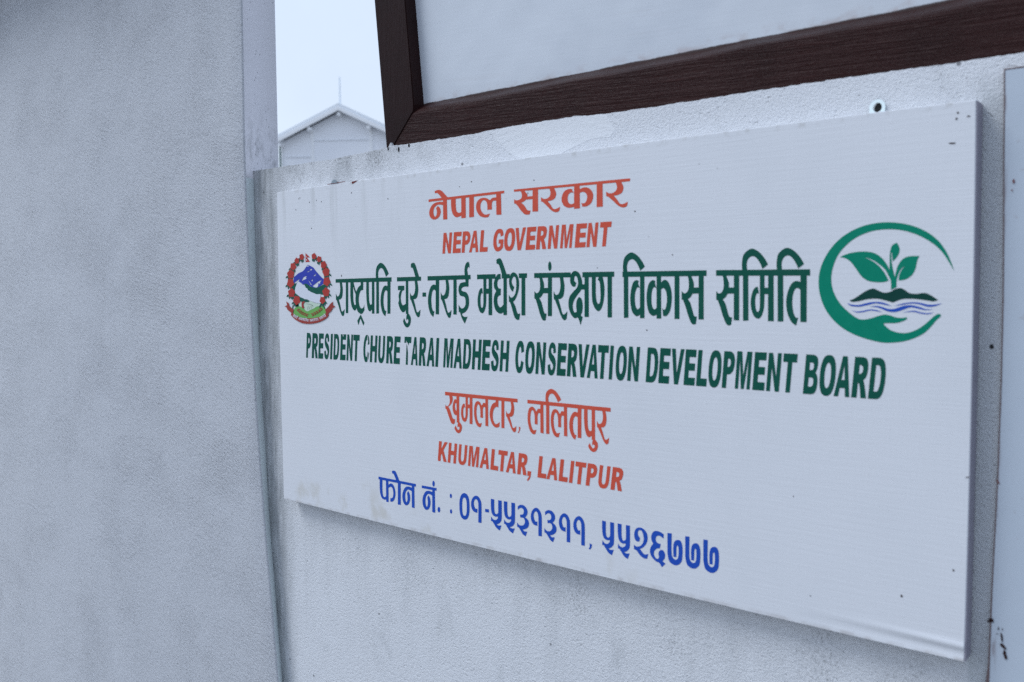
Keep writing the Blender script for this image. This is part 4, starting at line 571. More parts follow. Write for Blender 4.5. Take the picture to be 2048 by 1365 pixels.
def panel_mat():
    m = Mat('white_panel_paint', (0.62, 0.655, 0.70), 0.5, 0.3)
    x, y, z = m.xyz()
    m.over(m.rng(m.noise(m.mapped((5, 5, 7), (0, R(-12), 0)), 1.0, 4, 0.6), 0.42, 0.7, 0, 0.35), (0.50, 0.54, 0.60))
    m.over(m.rng(m.noise(m.mapped((4, 4, 90), (0, R(-4), 0)), 1.0, 3), 0.6, 0.75, 0, 0.08), (0.50, 0.44, 0.42))
    rust = m.math('MULTIPLY', m.rng(z, 1.945, 1.925), m.rng(m.noise(m.mapped((35, 35, 60)), 1.0, 5), 0.45, 0.66))
    m.over(m.math('MULTIPLY', rust, 0.4), (0.36, 0.24, 0.21))
    ln = m.math('ADD', z, m.math('MULTIPLY', x, 0.0042))
    ln = m.math('SUBTRACT', ln, m.math('MULTIPLY', m.noise(m.mapped((16, 16, 16)), 1.0, 6, 0.7), 0.0062))
    m.over(m.rng(ln, 1.9292, 1.9272), (0.050, 0.028, 0.026))
    fl = m.rng(m.voro(m.mapped((14, 14, 9), (0, R(30), 0))), 0.03, 0.055, 1, 0)
    m.over(m.math('MULTIPLY', fl, 0.7), (0.16, 0.13, 0.13))
    m.bump(m.noise(m.mapped((6, 6, 160), (0, R(-4), 0)), 1.0, 4), 0.00014)
    m.bump(m.noise(m.mapped((7, 7, 7)), 1.0, 2), 0.004)
    return m.done()
M_panel = panel_mat()

def sheet_mat():
    m = Mat('pale_blue_sheet', (0.50, 0.56, 0.63), 0.42, 0.35)
    x, y, z = m.xyz()
    m.over(m.rng(m.noise(m.mapped((6, 6, 4)), 1.0, 4), 0.4, 0.7, 0, 0.2), (0.45, 0.51, 0.58))
    m.over(m.rng(m.noise(m.mapped((60, 60, 60)), 1.0, 3), 0.68, 0.72, 0, 0.3), (0.34, 0.30, 0.30))
    edge = m.math('MULTIPLY', m.rng(x, 1.2475, 1.2425), m.rng(m.noise(m.mapped((90, 90, 18)), 1.0, 4), 0.5, 0.65))
    m.over(m.math('MULTIPLY', edge, 0.6), (0.18, 0.11, 0.11))
    m.bump(m.noise(m.mapped((9, 9, 5)), 1.0, 3), 0.003)
    return m.done()
M_sheet = sheet_mat()
M_edge = flat('rusty_edge', (0.16, 0.115, 0.115), 0.8)

def flex_mat():
    m = Mat('white_flex_banner', (0.72, 0.735, 0.765), 0.42, 0.35)
    x, y, z = m.xyz()
    # faint grime: soft streaks from the top, yellow water stains along the bottom
    st = m.rng(m.noise(m.mapped((46, 46, 4)), 1.0, 4, 0.6), 0.5, 0.74)
    m.over(m.math('MULTIPLY', m.math('MULTIPLY', st, m.rng(z, 1.62, 1.80)), m.math('MULTIPLY', m.rng(x, 0.55, 0.15), 0.40)), (0.47, 0.48, 0.47))
    m.over(m.rng(m.noise(m.mapped((7, 7, 6)), 1.0, 4), 0.45, 0.75, 0, 0.14), (0.56, 0.59, 0.62))
    ye = m.rng(m.noise(m.mapped((22, 22, 15)), 1.0, 4, 0.6), 0.55, 0.72)
    m.over(m.math('MULTIPLY', m.math('MULTIPLY', ye, m.rng(z, 1.30, 1.205)), m.math('MULTIPLY', m.rng(x, 0.95, 0.55), 0.42)), (0.50, 0.46, 0.36))
    edge = m.math('MULTIPLY', m.rng(z, 1.205, 1.2005), m.rng(m.noise(m.mapped((40, 40, 40)), 1.0, 4), 0.42, 0.7))
    m.over(m.math('MULTIPLY', edge, 0.5), (0.36, 0.32, 0.30))
    te = m.math('MULTIPLY', m.rng(z, 1.792, 1.8), m.rng(m.noise(m.mapped((70, 70, 70)), 1.0, 4), 0.5, 0.68))
    m.over(m.math('MULTIPLY', te, 0.45), (0.42, 0.41, 0.38))
    sp = m.rng(m.voro(m.mapped((48, 48, 48))), 0.05, 0.085, 1, 0)
    spm = m.math('MULTIPLY', m.rng(m.noise(m.mapped((9, 9, 9)), 1.0, 3), 0.54, 0.62), m.rng(z, 1.55, 1.74, 0.25, 1))
    m.over(m.math('MULTIPLY', m.math('MULTIPLY', sp, spm), 0.3), (0.2, 0.19, 0.19))
    # woven backing: fine horizontal ribs and weave
    w1 = m.n('ShaderNodeTexWave'); w1.wave_type = 'BANDS'; w1.bands_direction = 'Z'
    w1.inputs['Scale'].default_value = 38; w1.inputs['Distortion'].default_value = 1.6; w1.inputs['Detail'].default_value = 2; w1.inputs['Detail Scale'].default_value = 0.6
    m.l(m.mapped((0.25, 1, 1)), w1.inputs['Vector'])
    fade = m.rng(m.noise(m.mapped((3, 3, 4)), 1.0, 2), 0.38, 0.62, 0.15, 1)
    m.bump(m.math('MULTIPLY', w1.outputs['Fac'], fade), 0.00003)
    m.bump(m.noise(m.mapped((20, 20, 500)), 1.0, 2), 0.00016)
    m.bump(m.noise(m.mapped((500, 20, 20)), 1.0, 2), 0.00012)
    return m.done()
M_flex = flex_mat()
M_red = flat('red_vinyl', (0.62, 0.095, 0.056), 0.45, 0.10)
M_green = flat('dark_green_vinyl', (0.004, 0.085, 0.058), 0.45, 0.10)
M_blue = flat('blue_vinyl', (0.018, 0.080, 0.44), 0.40, 0.08)
M_logo = flat('logo_green_vinyl', (0.0, 0.22, 0.135), 0.40, 0.08)
M_hill = flat('logo_hill_vinyl', (0.004, 0.050, 0.040), 0.40, 0.08)
M_e_red = flat('emblem_red', (0.42, 0.050, 0.040), 0.45, 0.10)
M_e_redd = flat('emblem_dark_red', (0.33, 0.055, 0.045), 0.45, 0.10)
M_e_green = flat('emblem_green', (0.010, 0.10, 0.070), 0.45, 0.10)
M_e_lime = flat('emblem_lime', (0.17, 0.42, 0.11), 0.45, 0.08)
M_e_skin = flat('emblem_pale_green', (0.56, 0.68, 0.56), 0.45, 0.05)
M_e_blue = flat('emblem_blue', (0.040, 0.060, 0.40), 0.45, 0.06)
M_e_white = flat('emblem_white', (0.68, 0.71, 0.78), 0.45, 0.05)
M_e_line = flat('emblem_line', (0.30, 0.38, 0.30), 0.5, 0.05)
M_speck = flat('dark_speck', (0.035, 0.018, 0.018), 0.8)
M_tear = flat('torn_red_edge', (0.16, 0.035, 0.03), 0.8)
M_frame = flat('shaded_frame_metal', (0.27, 0.26, 0.31), 0.5)
M_zinc = flat('zinc_tab', (0.80, 0.92, 0.92), 0.32, 0.2, 0.6)
M_zincd = flat('shaded_zinc_tab', (0.24, 0.29, 0.32), 0.5, 0.2)  # darker zinc copy: shade behind the board is put into the colour

# ------------------------------------------------------------------ ground
bm = bmesh.new()
rings = [0.0, 3, 8, 20, 60, 200, 900]
prev = None
c0 = bm.verts.new((0, 0, 0))
for r in rings[1:]:
    ring = [bm.verts.new((r*math.cos(2*math.pi*i/48), r*math.sin(2*math.pi*i/48), 0)) for i in range(48)]
    for i in range(48):
        if prev is None: bm.faces.new((c0, ring[i], ring[(i+1) % 48]))
        else: bm.faces.new((prev[i], ring[i], ring[(i+1) % 48], prev[(i+1) % 48]))
    prev = ring
g = Mat('pale_ground', (0.20, 0.20, 0.20), 0.9, 0.2)
g.over(g.rng(g.noise(g.mapped((1.2, 1.2, 1.2)), 1.0, 6), 0.4, 0.7, 0, 0.6), (0.15, 0.145, 0.14))
g.bump(g.noise(g.mapped((40, 40, 40)), 1.0, 5), 0.01)
tag(obj('ground', bm, g.done()), 'pale dusty concrete yard at the foot of the wall', 'ground', kind='structure')

# ------------------------------------------------------------------ low boundary wall
TOP = [(-0.16, 1.8560), (-0.1186, 1.8564), (-0.0609, 1.8551), (-0.0242, 1.8556), (0.0231, 1.8548), (0.0800, 1.8547), (0.1237, 1.8536),
       (0.1661, 1.8546), (0.1827, 1.8556), (0.2071, 1.8556), (0.2271, 1.8567), (0.2467, 1.8568), (0.2564, 1.8574), (0.2699, 1.8576),
       (0.2790, 1.8600), (0.2830, 1.8590), (0.2860, 1.8560), (0.2890, 1.8600), (0.2925, 1.8650), (0.2950, 1.8660), (0.2975, 1.8605), (0.3050, 1.8600), (0.3495, 1.8587), (0.4980, 1.8572), (0.5200, 1.8590), (0.5700, 1.8600), (0.6382, 1.8590), (0.6900, 1.8590),
       (0.7200, 1.8560), (0.7696, 1.8545), (0.8989, 1.8532), (0.9548, 1.8531), (1.1128, 1.8509), (1.1662, 1.8492), (1.2572, 1.8482), (1.60, 1.845), (2.60, 1.836)]
def jag(pts, step=0.0045, amp=0.0006):
    o = []
    for (x0, z0), (x1, z1) in zip(pts, pts[1:]):
        n = max(1, int((x1 - x0) / step)) if x0 < 1.4 else 1
        for k in range(n):
            t = k / n; o.append((x0 + (x1 - x0) * t, z0 + (z1 - z0) * t + (random.uniform(-amp, amp) if k else 0)))
    return o + [pts[-1]]
wall = thing('boundary_wall', (0.6, 0.05, 0), 'low white plastered wall carrying the lettered board, its top mould stained', 'wall'); wall['kind'] = 'thing'
bm = bmesh.new()
jt = jag(TOP)
prism(bm, [(-0.16, 0)] + jt[:1] + jt[1:] + [(2.60, 0)], 0.0, 0.0045)            # plaster skin with a ragged top
lowtop = [(x, z - 0.0015) for x, z in TOP if x < 0.25] + [(0.262, 1.853), (0.27, 1.838), (2.595, 1.815)]
prism(bm, [(-0.155, 0)] + lowtop + [(2.595, 0)], 0.004, 0.11)
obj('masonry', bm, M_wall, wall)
bm = bmesh.new()      # fresh smooth patch of filler under the rail
pat = [(0.5350, 1.8420), (0.5500, 1.8330), (0.5620, 1.8200), (0.5850, 1.8090), (0.6100, 1.8035), (0.6500, 1.8045), (0.6900, 1.8160), (0.7150, 1.8230), (0.7480, 1.8220), (0.7560, 1.8300), (0.7480, 1.8420), (0.7420, 1.8540), (0.7100, 1.8552), (0.6400, 1.8580), (0.5600, 1.8585), (0.5280, 1.8560)]
pj = []
for (a, b), (c, d) in zip(pat, pat[1:] + pat[:1]):
    for k in range(4):
        pj.append((a + (c - a) * k / 4 + random.uniform(-.0006, .0006), b + (d - b) * k / 4 + random.uniform(-.0006, .0006)))
a = [bm.verts.new((x, -0.0003, z)) for x, z in pj]
cx = sum(p[0] for p in pj) / len(pj); cz = sum(p[1] for p in pj) / len(pj)
b = [bm.verts.new((x + (x - cx) * 0.02, 0.0006, z + (z - cz) * 0.02)) for x, z in pj]
bm.faces.new(a)
for i in range(len(a)): bm.faces.new((a[i], b[i], b[(i+1) % len(a)], a[(i+1) % len(a)]))
bmesh.ops.recalc_face_normals(bm, faces=bm.faces[:])
if sum(f.normal.y for f in bm.faces if len(f.verts) > 8) > 0: bmesh.ops.reverse_faces(bm, faces=bm.faces[:])
obj('filler_patch', bm, M_patch, wall, label='fresh smooth white filler patch under the brown rail')
bm = bmesh.new()      # drilled holes: one by the mitre, one beside the pale sheet
for hx, hz, rx, rz in ((0.3145, 1.8520, .0022, .0042), (0.3400, 1.8560, .0020, .0032), (1.2345, 1.5410, .0021, .0026), (0.2880, 1.8560, .0018, .0030)):
    v = [bm.verts.new((hx + rx*math.cos(t), -0.0006, hz + rz*math.sin(t))) for t in [2*math.pi*i/12 for i in range(12)]]
    bm.faces.new(v)
    obj('drill_hole', bm, M_hole, wall); bm = bmesh.new()
bm.free()

# ------------------------------------------------------------------ plastered pillar at the left
pillar = thing('gate_pillar', (-1.2, 0.15, 0), 'broad white trowel plastered pillar filling the left side, in front of the low wall', 'pillar'); pillar['kind'] = 'thing'
rows = [(0.0, 0.045, 0.020), (0.40, 0.003, -0.022), (0.62, -0.017, -0.041), (0.8156, -0.0396, -0.0600), (0.92, -0.0500, -0.0705), (1.018, -0.0599, -0.0790), (1.084, -0.0676, -0.0863), (1.185, -0.0770, -0.0935), (1.2875, -0.0854, -0.1000),
        (1.40, -0.0927, -0.1078), (1.5115, -0.0987, -0.1136), (1.61, -0.1036, -0.1165), (1.7142, -0.1076, -0.1183), (1.81, -0.1100, -0.1187), (1.9149, -0.1112, -0.1190), (2.083, -0.1091, -0.1190), (2.1908, -0.1078, -0.1190), (2.60, -0.1075, -0.1185)]
def lerp_rows(z):
    for (z0, a0, c0), (z1, a1, c1) in zip(rows, rows[1:]):
        if z <= z1:
            t = (z - z0) / (z1 - z0); return a0 + (a1-a0)*t, c0 + (c1-c0)*t
    return rows[-1][1:]
bm = bmesh.new()
prevr = None
nz = 130
for k in range(nz + 1):
    z = 2.60 * k / nz
    xa, xc = lerp_rows(z)
    xa += random.uniform(-.0004, .0004)
    rr = 0.004
    pts = [(-2.6, 0.32), (xc - 0.002, 0.32), (xc - 0.0015, 0.0630), (xc, 0.0), (xa - 0.0008, -0.026 + rr), (xa - rr*0.35, -0.026 + rr*0.35), (xa - rr, -0.026), (xa - 0.05, -0.0262), (xa - 0.6, -0.0262), (-2.6, -0.026)]
    if z > 1.0: pts[1] = (xc - 0.10, 0.0640)
    row = [bm.verts.new((x, y, z)) for x, y in pts]
    if prevr:
        for i in range(len(pts)):
            j = (i + 1) % len(pts)
            bm.faces.new((prevr[i], prevr[j], row[j], row[i]))
    prevr = row
bmesh.ops.recalc_face_normals(bm, faces=bm.faces[:])
for f in bm.faces:
    c = f.calc_center_median()
    if c.x > -0.2 and c.y > -0.0215 and c.y < 0.001 and c.z <= 1.85: f.material_index = 2
    if c.z > 1.85 and c.x > -0.2 and c.y > -0.0255 + 0.004 and c.y < 0.07: f.material_index = 1
obj('shaft', bm, [M_pillar, M_side, M_low], pillar)
for p in bpy.data.objects['shaft'].data.polygons: p.use_smooth = True
bm = bmesh.new()
box(bm, -2.7, -0.22, -0.24, 0.40, 2.602, 2.72)  # unseen slab added overhead to shade the top of the pillar
bmesh.ops.bevel(bm, geom=bm.edges[:], offset=0.01, segments=2, affect='EDGES')
obj('added_shade_slab', bm, M_pillar, pillar)

# ------------------------------------------------------------------ framed white board standing on the wall
fr = thing('framed_board', (1.3, 0.03, 1.85), 'white painted board in a dark brown wooden frame standing on the low wall', 'board')
def stile(bm, pts_front, depth_y=0.07):
    prism(bm, pts_front, 0.005, depth_y)
bm = bmesh.new()
# left stile (leans a little), mitred at its foot
prism(bm, [(0.2790, 1.838), (0.2968, 1.8620), (0.3467, 1.9140), (0.3475, 1.9260), (0.3300, 2.1037), (0.2700, 2.750), (0.1890, 2.750), (0.2514, 2.1207), (0.2766, 1.8623)], 0.005, 0.07)
bmesh.ops.bevel(bm, geom=[e for e in bm.edges if abs(e.verts[0].co.y - .005) < 1e-4 and abs(e.verts[1].co.y - .005) < 1e-4], offset=0.0016, segments=2, affect='EDGES')
obj('stile', bm, M_stile, fr)
bm = bmesh.new()
prism(bm, [(2.32, 1.84), (2.40, 1.84), (2.36, 2.75), (2.28, 2.75)], 0.005, 0.07)
obj('stile', bm, M_stile, fr)
# bottom rail: profile with a chamfer, mitred at the left
bm = bmesh.new()
prof = [(0.0062, 1.8380, 0.2745), (0.0062, 1.9080, 0.3415), (0.0070, 1.9115, 0.3450), (0.0100, 1.9150, 0.3475), (0.0296, 1.9276, 0.3478), (0.0600, 1.9290, 0.3478), (0.0600, 1.8380, 0.2745)]
nx = 60
prevr = None
for k in range(nx + 1):
    t = k / nx
    row = []
    for y, z, xl in prof:
        x = xl + (2.3205 - xl) * t
        dz = -0.0042 * (x - 0.35) + (0.0009 * math.sin(x * 21) + 0.0006 * math.sin(x * 47 + 1) if 1.90 < z else 0)
        row.append(bm.verts.new((x, y, z + dz)))
    if prevr:
        for i in range(len(prof)):
            j = (i + 1) % len(prof); bm.faces.new((prevr[i], row[i], row[j], prevr[j]))
    else: bm.faces.new(row)
    prevr = row
bm.faces.new(prevr[::-1])
bmesh.ops.recalc_face_normals(bm, faces=bm.faces[:])
obj('bottom_rail', bm, M_rail, fr)
bm = bmesh.new(); prism(bm, [(0.276, 2.68), (2.284, 2.68), (2.279, 2.75), (0.27, 2.75)], 0.0062, 0.06)
obj('top_rail', bm, M_rail, fr)
bm = bmesh.new(); prism(bm, [(0.330, 1.90), (2.35, 1.90), (2.32, 2.72), (0.262, 2.72)], 0.030, 0.042)
obj('panel', bm, M_panel, fr)

# ------------------------------------------------------------------ pale sheet at the right edge
sh = thing('sheet_panel', (1.6, -0.002, 0.9), 'plain pale blue sheet with a dark scuff, right of the lettered board', 'panel')
EL = [(1.2400, 0.40), (1.2399, 1.1739), (1.2411, 1.2770), (1.2440, 1.40), (1.2453, 1.5061), (1.2450, 1.6125), (1.2430, 1.73), (1.2414, 1.8322)]
bm = bmesh.new()
prism(bm, EL + [(2.2, 1.823), (2.2, 0.40)], -0.0030, 0.002)
obj('sheet', bm, M_sheet, sh)
bm = bmesh.new()      # thin dark edging along its left and top
inner = [(x + 0.0002, z) for x, z in EL]; outer = [(x - 0.0009, z) for x, z in EL]
outer[-1] = (outer[-1][0], outer[-1][1] + 0.0012)
outer[1] = (outer[1][0] - 0.0022, outer[1][1]); outer[0] = (outer[0][0] - 0.003, outer[0][1])
outer.insert(2, (1.2387, 1.196)); inner.insert(2, (1.2403, 1.196))
o2 = outer + [(2.2, 1.8242)]; i2 = inner + [(2.2, 1.8228)]
va = [bm.verts.new((x, -0.0034, z)) for x, z in o2]; vb = [bm.verts.new((x, -0.0034, z)) for x, z in i2]
vc = [bm.verts.new((x, 0.002, z)) for x, z in o2]
for i in range(len(o2) - 1):
    bm.faces.new((va[i], vb[i], vb[i+1], va[i+1])); bm.faces.new((vc[i], va[i], va[i+1], vc[i+1]))
bmesh.ops.recalc_face_normals(bm, faces=bm.faces[:])
obj('edging', bm, M_edge, sh)
bm = bmesh.new()      # black scuff
def blob(bm, x, z, rx, rz, rot, y, n=11, j=0.3):
    v = []
    for i in range(n):
        t = 2*math.pi*i/n; q = 1 + random.uniform(-j, j)
        a, b = rx*q*math.cos(t), rz*q*math.sin(t)
        v.append(bm.verts.new((x + a*math.cos(rot) - b*math.sin(rot), y, z + a*math.sin(rot) + b*math.cos(rot))))
    f = bm.faces.new(v); f.normal_update()
    if f.normal.y > 0: f.normal_flip()
for x, z, rx, rz, ro in ((1.2520, 1.7150, .0012, .0022, 0), (1.2508, 1.7060, .0006, .0012, .3), (1.2440, 1.3960, .0006, .003, .6), (1.2408, 1.2435, .0018, .0030, .3), (1.2385, 1.2420, .0020, .0012, .4), (1.2478, 1.2360, .0005, .0022, 0), (1.2515, 1.2360, .0005, .0015, 0), (1.2512, 1.2270, .0010, .0045, .2),
                          (1.2528, 1.2175, .0016, .0042, .7), (1.2548, 1.2085, .0015, .0055, .25), (1.2470, 1.2300, .0004, .0012, 0)):
    blob(bm, x, z, rx, rz, ro, -0.0040)
    if z > 1.3: obj('rust_spot', bm, M_tear, sh); bm = bmesh.new()
obj('scuff', bm, M_speck, sh)

# ------------------------------------------------------------------ the lettered board
BX0, BX1, BZ0, BZ1, BY = 0.0, 1.21908, 1.2, 1.8, -0.028
sign = thing('sign_board', (0.6095, -0.014, 1.2), 'white lettered flex sign board with crest and green leaf logo, fixed to the low wall', 'sign')
bm = bmesh.new()
NX, NZ = 150, 90
def bow(x, z):
    """the stretched flex: traced edge bow, gentle undulation, a crease by the lower right corner"""
    u, v = (x - BX0) / (BX1 - BX0), (z - BZ0) / (BZ1 - BZ0)
    y = 0.0
    zc = 1.2165 + 0.010 * (1.2 - x)          # crease line
    t = max(0.0, min(1.0, (x - 1.02) / 0.17))
    y -= 0.0014 * t * t * math.exp(-((z - zc) / 0.0035) ** 2)
    y += 0.0011 * t * math.exp(-((z - zc + 0.009) / 0.005) ** 2)
    return y
grid = []
for j in range(NZ + 1):
    v = j / NZ
    if j > 0 and j < 22: v = (j / 22) * 0.08      # denser rows near the bottom
    elif j >= 22: v = 0.08 + (j - 22) / (NZ - 22) * 0.92
    row = []
    for i in range(NX + 1):
        u = i / NX
        x = BX0 + (BX1 - BX0) * u; z = BZ0 + (BZ1 - BZ0) * v
        e = 4 * v * (1 - v)
        x += (-0.0015 * e) * (1 - u) + 0.0015 * e * u
        z += 4 * u * (1 - u) * (0.0022 * v - 0.0024 * (1 - v))
        row.append(bm.verts.new((x, BY + bow(x, z), z)))
    grid.append(row)
for j in range(NZ):
    for i in range(NX): bm.faces.new((grid[j][i], grid[j][i+1], grid[j+1][i+1], grid[j+1][i]))
# the flex is folded back round the frame
rim = [grid[0][i] for i in range(NX + 1)] + [grid[j][NX] for j in range(1, NZ + 1)] + [grid[NZ][i] for i in range(NX - 1, -1, -1)] + [grid[j][0] for j in range(NZ - 1, 0, -1)]
back = []
cxm, czm = 0.6095, 1.5
def out_of(v, d):
    return (v.co.x + math.copysign(d, v.co.x - cxm) * (1 if abs(v.co.x - cxm) > 0.605 else 0), v.co.z + math.copysign(d, v.co.z - czm) * (1 if abs(v.co.z - czm) > 0.294 else 0))
for v in list(rim):
    ox, oz = out_of(v, 0.0008)
    back.append((bm.verts.new(v.co), bm.verts.new((ox, v.co.y + 0.0011, oz)), bm.verts.new((ox, v.co.y + 0.0011, oz)), bm.verts.new((ox, -0.0015, oz))))
for i in range(len(rim)):
    j = (i + 1) % len(rim)
    bm.faces.new((back[j][0], back[i][0], back[i][1], back[j][1])); bm.faces.new((back[j][2], back[i][2], back[i][3], back[j][3]))
obj('flex_face', bm, M_flex, sign)
for p in bpy.data.objects['flex_face'].data.polygons: p.use_smooth = abs(p.normal.y) > 0.9
bm = bmesh.new()      # metal edge strip on the right-hand side, its shade put into the colour
prism(bm, [(BX1 + 0.0010, 1.201), (BX1 + 0.0022, 1.20), (BX1 + 0.0030, 1.42), (BX1 + 0.0030, 1.62), (BX1 + 0.0022, 1.7995), (BX1 + 0.0010, 1.7990), (BX1 + 0.0018, 1.5)], -0.0268, -0.002)
obj('side_strip', bm, M_frame, sign)

def poly(s):
    """'x,y x,y~ ...' (0.1 mm on the board; ~ = smooth point) -> list of (x, z) with the smooth runs rounded"""
    P = []
    for t in s.split():
        sm = t.endswith('~'); a, b = t.rstrip('~').split(','); P.append((float(a) * 1e-4, 1.2 + float(b) * 1e-4, sm))
    n, o = len(P), []
    for i in range(n):
        p0, p1, p2, p3 = P[i-1], P[i], P[(i+1) % n], P[(i+2) % n]
        o.append((p1[0], p1[1]))
        if p1[2] or p2[2]:
            q0 = p0 if p1[2] else p1; q3 = p3 if p2[2] else p2
            for t in (0.25, 0.5, 0.75):
                t2, t3 = t*t, t*t*t
                o.append(tuple(0.5 * (2*p1[k] + (p2[k]-q0[k])*t + (2*q0[k]-5*p1[k]+4*p2[k]-q3[k])*t2 + (3*p1[k]-q0[k]-3*p2[k]+q3[k])*t3) for k in (0, 1)))
    return o
def area(p): return 0.5 * sum(a[0]*b[1] - b[0]*a[1] for a, b in zip(p, p[1:] + p[:1]))
def art(key, name, mat, parent, y, label=None, only=None):
    """one flat printed shape: each line of the table is a union of + outlines minus the - outlines"""
    bm = bmesh.new()
    for q, ln in enumerate(ART[key].strip().split('\n')):
        if only is not None and q != only: continue
        V, F, neg = [], [], set()
        for s in ln.split('|'):
            p = poly(s[1:])
            if area(p) < 0: p = p[::-1]
            if s[0] == '-': neg.add(len(F))
            F.append(list(range(len(V), len(V) + len(p)))); V += [Vector((a * 100, b * 100)) for a, b in p]
        vo, eo, fo, ov, oe, of = delaunay_2d_cdt(V, [], F, 1, 1e-5)
        vs = [bm.verts.new((v.x / 100, y, v.y / 100)) for v in vo]
        for f, src in zip(fo, of):
            if not src or any(k in neg for k in src): continue
            g = [vs[k] for k in f]
            if area([(q.co.x, q.co.z) for q in g]) < 0: g = g[::-1]
            try: bm.faces.new(g)
            except ValueError: pass
    bmesh.ops.delete(bm, geom=[v for v in bm.verts if not v.link_faces], context='VERTS')
    bm.normal_update()
    for f in bm.faces:
        if f.normal.y > 0: f.normal_flip()
    return obj(name, bm, mat, parent, label=label)
Y0 = BY - 0.0003
art('line_red_top', 'lettering', M_red, sign, Y0, 'red Devanagari heading at the top')
art('latin_red_top', 'lettering', M_red, sign, Y0, 'red words NEPAL GOVERNMENT')
art('line_green', 'lettering', M_green, sign, Y0, 'tall dark green Devanagari title')
art('latin_green', 'lettering', M_green, sign, Y0, 'dark green English title line with scratched letters')
art('line_red_low', 'lettering', M_red, sign, Y0, 'red Devanagari place name')
art('latin_red_low', 'lettering', M_red, sign, Y0, 'red words KHUMALTAR, LALITPUR')
art('line_blue', 'lettering', M_blue, sign, Y0, 'blue word for telephone')
art('line_blue_number', 'lettering', M_blue, sign, Y0, 'blue short word for number')
art('line_blue_colon', 'colon', M_blue, sign, Y0)
art('line_blue_first', 'lettering', M_blue, sign, Y0, 'first blue telephone number in Devanagari digits')
art('line_blue_second', 'lettering', M_blue, sign, Y0, 'second blue telephone number in Devanagari digits')
logo = bpy.data.objects.new('leaf_logo', None); COL.objects.link(logo); logo.parent = sign
logo.location = (0.46, -0.0145, 0.40); logo.empty_display_size = 0.05
art('logo_ring', 'hand_ring', M_logo, logo, Y0); art('logo_sprout', 'sprout', M_logo, logo, Y0)
art('logo_hill', 'hill', M_hill, logo, Y0); art('logo_wave', 'waves', M_blue, logo, Y0)
crest = bpy.data.objects.new('crest', None); COL.objects.link(crest); crest.parent = sign
crest.location = (-0.58, -0.0145, 0.38); crest.empty_display_size = 0.05
k = 0.00012
art('emblem_ground', 'ground_patch', M_e_lime, crest, Y0)
art('emblem_hands', 'clasped_hands', M_e_skin, crest, Y0 - k)
art('emblem_handline', 'hand_lines', M_e_line, crest, Y0 - 2*k)
art('emblem_mountain', 'mountain', M_e_blue, crest, Y0 - 2*k)
art('emblem_hill', 'green_hills', M_e_green, crest, Y0 - 3*k)
art('emblem_map', 'country_outline', M_e_white, crest, Y0 - 4*k)
art('emblem_leaf', 'leaves', M_e_green, crest, Y0 - 5*k)
art('emblem_leafred', 'rice_sheaves', M_e_redd, crest, Y0 - 6*k)
for q in range(len(ART['emblem_flower'].strip().split('\n'))): art('emblem_flower', 'red_flower', M_e_red, crest, Y0 - 6*k, only=q)
art('emblem_ribbon', 'ribbon', M_e_redd, crest, Y0 - 7*k)
art('emblem_motto', 'motto', M_e_white, crest, Y0 - 8*k)
art('emblem_flag', 'flag', M_e_red, crest, Y0); art('emblem_flagwhite', 'flag_emblems', M_e_white, crest, Y0 - k)

# flecks, a tear in the top edge, fixing tabs
for x, z, rx, rz, ro in FLECKS:
    bm = bmesh.new(); blob(bm, x, z, rx, rz, ro, Y0 - 0.0001, 9, 0.2); obj('speck', bm, M_speck, sign)
bm = bmesh.new()
for pts in TEARS:
    v = [bm.verts.new((x, Y0 - 0.0002, z)) for x, z in pts]; f = bm.faces.new(v); f.normal_update()
    if f.normal.y > 0: f.normal_flip()
obj('torn_edge', bm, M_tear, sign)
def tab(x, z, r, mat, hole, y=-0.004, lab=None):
    bm = bmesh.new(); n = 28
    out_, in_ = [], []
    for s in (0, 1):
        yy = y + s * 0.001
        ro, ri = [], []
        for i in range(n):
            t = 2*math.pi*i/n
            px, pz = r*math.cos(t), r*math.sin(t)
            if math.sin(t) < -0.1: px = math.copysign(max(abs(px), r*0.93), math.cos(t)); pz = min(pz, -r*1.9*abs(math.sin(t)))
            ro.append(bm.verts.new((x + px, yy, z + pz)))
            ri.append(bm.verts.new((x + hole[0] + hole[2]*math.cos(t), yy, z + hole[1] + hole[3]*math.sin(t))))
        out_.append(ro); in_.append(ri)
    for i in range(n):
        j = (i+1) % n
        bm.faces.new((out_[0][i], out_[0][j], in_[0][j], in_[0][i])); bm.faces.new((out_[1][j], out_[1][i], in_[1][i], in_[1][j]))
        bm.faces.new((out_[0][j], out_[0][i], out_[1][i], out_[1][j])); bm.faces.new((in_[0][i], in_[0][j], in_[1][j], in_[1][i]))
    bmesh.ops.recalc_face_normals(bm, faces=bm.faces[:])
    t = obj('fixing_tab', bm, mat, sign, label=lab)
    return t
t1 = tab(1.1130, 1.8115, 0.0088, M_zinc, (0.0002, -0.0003, 0.0050, 0.0054), lab='bright zinc fixing tab with a hole')
bm = bmesh.new()      # wall plug seen through the hole
v = [bm.verts.new((1.1150 + 0.0060*math.cos(t), -0.0009, 1.8105 + 0.0070*math.sin(t))) for t in [2*math.pi*i/16 for i in range(16)]]
bm.faces.new(v)
obj('plug_hole', bm, M_hole, t1)
t2 = tab(0.1430, 1.8065, 0.0085, M_zincd, (0.001, -0.004, 0.0022, 0.0022), lab='fixing tab with shade painted into its grey, half hidden behind the board')

